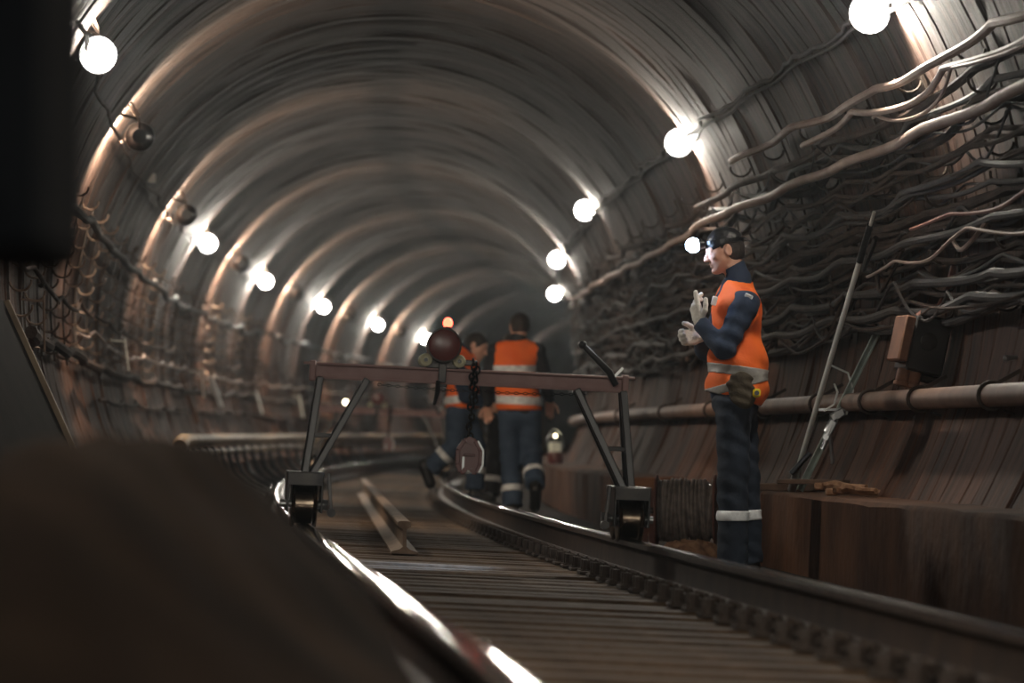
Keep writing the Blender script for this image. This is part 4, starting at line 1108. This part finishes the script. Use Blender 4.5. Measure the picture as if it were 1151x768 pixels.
m = MB(); m.tube([c+Vector((-.08, -.02, .02)), c+Vector((-.02, -.02, .06)), c+Vector((.0, -.02, .13)), c+Vector((-.02, -.02, .18))], .006, 7); m.tube([c+Vector((.05, -.01, .0)), c+Vector((.09, -.01, .14)), c+Vector((.06, -.01, .24)), c+Vector((-.05, -.01, .29))], .006, 7); m.build('handle', M['alu'], r)
MB().tube([c+Vector((-.16, -.02, -.22)), c+Vector((-.27, -.03, -.34))], .017, 10).build('grip', M['black'], r)

# junction box on the wall
c = aw(1033, 388, .17); jq = c.y/D1; r = empty('junction_box', c, Euler((0, .22, yaw(jq)+.15)), 'dark junction box with a brown side panel on the right wall above the pipe', 'junction box')
MB().box((.03, .02, 0), (.20, .22, .29), bev=.012).build('box', M['boxdark'], r)
MB().box((-.105, -.02, .01), (.055, .20, .24), bev=.008).build('side_panel', M['boxbrown'], r)
MB().disc((.02, -.095, .02), (0, 1, 0), .045, .02, 20, bev=.004).build('cover_disc', M['boxdark'], r)
for i, x in enumerate((-.06, .0)): MB().disc((x, -.03, -.175), (0, 0, 1), .035, .07, 14, bev=.006).disc((x, -.03, -.22), (0, 0, 1), .042, .022, 14, bev=.004).build('cable_gland', M['boxbrown'], r)
MB().tube([(-.04, 0, .14), (-.0, 0, .19), (.07, .02, .22), (.11, .05, .32), (.12, .08, .45)], .018, 10).build('inlet_cable', M['cablered'], r)
MB().box((.10, .12, 0), (.12, .16, .34), bev=.01).build('mounting_plate', M['bracket'], r)

# small fittings on the wall at the right edge
A = aw(1131, 403, .06); setp(MB().tube([Vector((0, 0, 0)), Vector((.05, 0, .004)), Vector((.16, -.02, .004))], [.013, .009, .009], 8).sphere((0, 0, 0), .016).build('wall_spigot', M['steel'], None, loc=A), 'small bright metal spigot on the wall at the right edge', 'spigot')

# lantern on the bench behind the trolley
lq = ql(624, 2.06); c = at(624, 527, lq); c.z = BZ+.0; r = empty('work_lantern', c, (0, 0, .2), 'round metal work lantern with arched handle on the bench behind the trolley', 'lantern')
MB().lathe((0, 0, 0), (0, 0, 1), [(0, 0), (.085, 0), (.09, .01), (.09, .12), (.08, .135), (0, .135)], 20).build('battery_case', M['maroon'], r)
MB().lathe((0, 0, .135), (0, 0, 1), [(.0, 0), (.068, 0), (.072, .02), (.072, .10), (.06, .11), (0, .11)], 20).build('lamp_glass', M['lens'], r)
MB().lathe((0, 0, .245), (0, 0, 1), [(0, 0), (.078, 0), (.075, .02), (.05, .045), (.018, .055), (0, .056)], 20).build('lantern_cap', M['dkmetal'], r)
MB().tube([Vector((.095*math.cos(a), 0, .18+.21*math.sin(a))) for a in np.linspace(0, PI, 15)], .007, 7).build('handle', M['steel'], r)
for a in (.5, 2.6, 4.2): MB().bar((.08*math.cos(a), .08*math.sin(a), .12), (.078*math.cos(a), .078*math.sin(a), .25), .008, .008).build('guard_bar', M['steel'], r)
MB().sphere((0, -.01, .318), .017).build('indicator', M['tinlamp'], r)

# ------------------------------------------------------------------ things along the left side
# wide dark board leaning on the left wall, far edge catching light
B = aw(4, 338, .10, -1); A = at(90, 527, B.y/D1); u = B-A; r = empty('leaning_board', A, label='large dark panel leaning on the left wall with a pale front edge', cat='panel')
n3 = Vector((0, -1, 0)); m = MB(); tk = u.normalized().cross(n3)
vs = []
for (yy, dx) in ((0, 0), (-3.6, -.10)):
    for p in (Vector((0, 0, 0)), u):
        for t in (0, .03): vs.append(p + Vector((dx, yy, -.02 if yy else 0)) + tk*t*(-1))
m.add(vs, [(0, 1, 3, 2), (4, 6, 7, 5), (0, 2, 6, 4), (1, 5, 7, 3), (0, 4, 5, 1), (2, 3, 7, 6)]); m.build('panel', M['panel'], r)
MB().bar(Vector((.01, 0, 0)), u+Vector((.01, 0, 0)), .03, .035, bev=.003).build('edge_strip', M['tp'], r)

# thin rods and plank standing at the left wall
rods = [((140, 380), (145, 417), 1.62, .007, 'alu', 'marker_rod', 'thin pale rod on the left wall, leftmost of the marker rods'),
        ((226, 415), (229, 447), 2.02, .010, 'alu', 'marker_rod', 'pale marker rod right of the grey leaning plank'),
        ((237, 424), (249, 458), 2.08, .026, 'reflw', 'marker_rod', 'bright white marker rod, brightest on the left wall'),
        ((288, 440), (295, 465), 2.42, .015, 'alu', 'marker_rod', 'pale marker rod between the bright one and the trolley'),
        ((336, 444), (341, 470), 2.75, .015, 'alu', 'marker_rod', 'farthest pale marker rod, just left of the trolley leg'),
        ((49, 332), (50, 396), 1.32, .006, 'hook', 'hanging_rod', 'very thin vertical rod hanging over the left wall hooks')]
for a, b, q, rr, mt, nm, lab in rods:
    A = aw(a[0], a[1], .26, -1); q = A.y/D1; B = at(b[0], b[1], q)
    setp(MB().tube([Vector((0, 0, 0)), (B-A)*.5, B-A], [rr, rr*1.15, rr], 8).bar(Vector((0, 0, -.03)), Vector((-.12, .02, -.02)), .01, .01).build(nm, M[mt], None, loc=A), lab, 'rod')
A = aw(222, 476, .12, -1); B = at(203, 420, A.y/D1)
setp(MB().bar(Vector((0, 0, 0)), B-A, .05, .02, bev=.003, side=(0, 1, 0)).build('plank', M['boxbrown'], None, loc=A), 'grey-brown plank leaning on the left wall among the marker rods', 'plank')
# small white plate high on the left
A = aw(170, 200, .03, -1); setp(MB().box((0, 0, 0), (.07, .02, .08), bev=.004).box((0, -.013, .0), (.05, .01, .012)).box((-.05, .03, -.01), (.12, .02, .02)).build('number_plate', M['refl'], None, loc=A), 'small pale plate on the left vault between two lamp hoods', 'plate')

# foreground: dark earth mound, out of focus, and the cabinet on the near left wall
mb = MB(); n = 46; vs = []; fs = []; rn3 = random.Random(9)
def mh(u, y):
    q = y/D1; c, _ = cs(q); edge = c - GL - .09      # stays outside the left rail
    h = 0.; prof = [(-9., .30), (-.95, .55), (-.82, .63), (-.70, .655), (-.60, .635), (-.478, .51), (-.29, .335), (-.126, .21), (.04, .10), (.3, .04), (9., .0)]
    for (ua, ha), (ub, hb) in zip(prof[:-1], prof[1:]):
        if ua <= u <= ub: h = ha + (hb-ha)*(u-ua)/(ub-ua)
    h *= math.exp(-(abs((q-.34)/.13)**4))
    h = max(h, .10*math.exp(-(abs((q-.5)/.38)**4)))
    h *= min(1, max(0, (edge-u)/.10))
    return -.66 + h + .012*math.sin(u*23+y*3)*math.sin(y*5) + (.0 if h > .03 else -.03)
U0, U1, Y0, Y1 = -1.55, .55, .12*D1, .95*D1
for i in range(n+1):
    for j in range(n*2+1):
        y = Y0+(Y1-Y0)*j/(2*n); c, _ = cs(y/D1); lo = c-1.80; hi = c-GL-.08; u = lo+(hi-lo)*i/n
        vs.append((u, y, mh(u, y)))
W = 2*n+1
for i in range(n):
    for j in range(2*n): p = i*W+j; fs.append((p, p+W, p+W+1, p+1))
mb.add(vs, fs); o = mb.build('earth_mound', M['mound'])
o['kind'] = 'stuff'; setp(o, 'dark earth mound filling the near left, outside the left rail', 'mound')
cq0 = .21; A = at(72, 300, cq0); c, _ = cs(cq0); wx = c + wl(.5, -1)
r = empty('equipment_cabinet', Vector(((A.x+wx)/2, A.y, A.z)), label='large dark cabinet hanging on the near left wall at the frame edge', cat='cabinet')
ww = A.x-wx
MB().box((0, 0, .50), (ww, .55, 1.0), bev=.02).build('cabinet_body', M['cabinet'], r)
MB().box((.02, -.285, .50), (ww*.86, .02, .9), bev=.006).build('door', M['cabinet'], r)

# ------------------------------------------------------------------ haze, light of the head torch, world, camera
lamp_d = bpy.data.lights.new('head_torch_beam', 'SPOT'); lamp_d.energy = 420; lamp_d.color = (.62, .80, 1.); lamp_d.spot_size = math.radians(38); lamp_d.spot_blend = .6; lamp_d.shadow_soft_size = .02
lo = bpy.data.objects.new('head_torch_beam', lamp_d); COL.objects.link(lo); lo.parent = to
lo.location = cc + fwv*.105
tgt = T(.97, -.45, .1) - mloc; dv = tgt - lo.location; lo.rotation_euler = dv.to_track_quat('-Z', 'Y').to_euler()

wd = bpy.data.worlds.new('World'); scn.world = wd; wd.use_nodes = True; wd.node_tree.nodes['Background'].inputs[0].default_value = (0.0, 0.0, 0.0, 1)
vs_ = wd.node_tree.nodes.new('ShaderNodeVolumeScatter'); vs_.inputs['Density'].default_value = .0004; vs_.inputs['Anisotropy'].default_value = .88; vs_.inputs['Color'].default_value = (.85, .93, 1, 1)
wd.node_tree.links.new(vs_.outputs[0], wd.node_tree.nodes['World Output'].inputs['Volume'])

cam_d = bpy.data.cameras.new('Camera'); cam = bpy.data.objects.new('Camera', cam_d); COL.objects.link(cam); scn.camera = cam
cam_d.sensor_width = 36; cam_d.lens = 36*F_PX/1151; cam_d.clip_start = .1; cam_d.clip_end = 500
cam.location = (0, 0, 0); cam.rotation_euler = (PI/2 + math.atan((HOR-384)/F_PX), 0, 0)
cam_d.dof.use_dof = True; cam_d.dof.focus_distance = D1*1.02; cam_d.dof.aperture_fstop = cam_d.lens/1000/.05
scn.view_settings.view_transform = 'Standard'; scn.view_settings.look = 'None'; scn.view_settings.gamma = 1; scn.view_settings.use_curve_mapping = False
scn.view_settings.exposure = 0.18

scn.cycles.max_bounces = 6; scn.cycles.diffuse_bounces = 4; scn.cycles.glossy_bounces = 3; scn.cycles.volume_bounces = 0
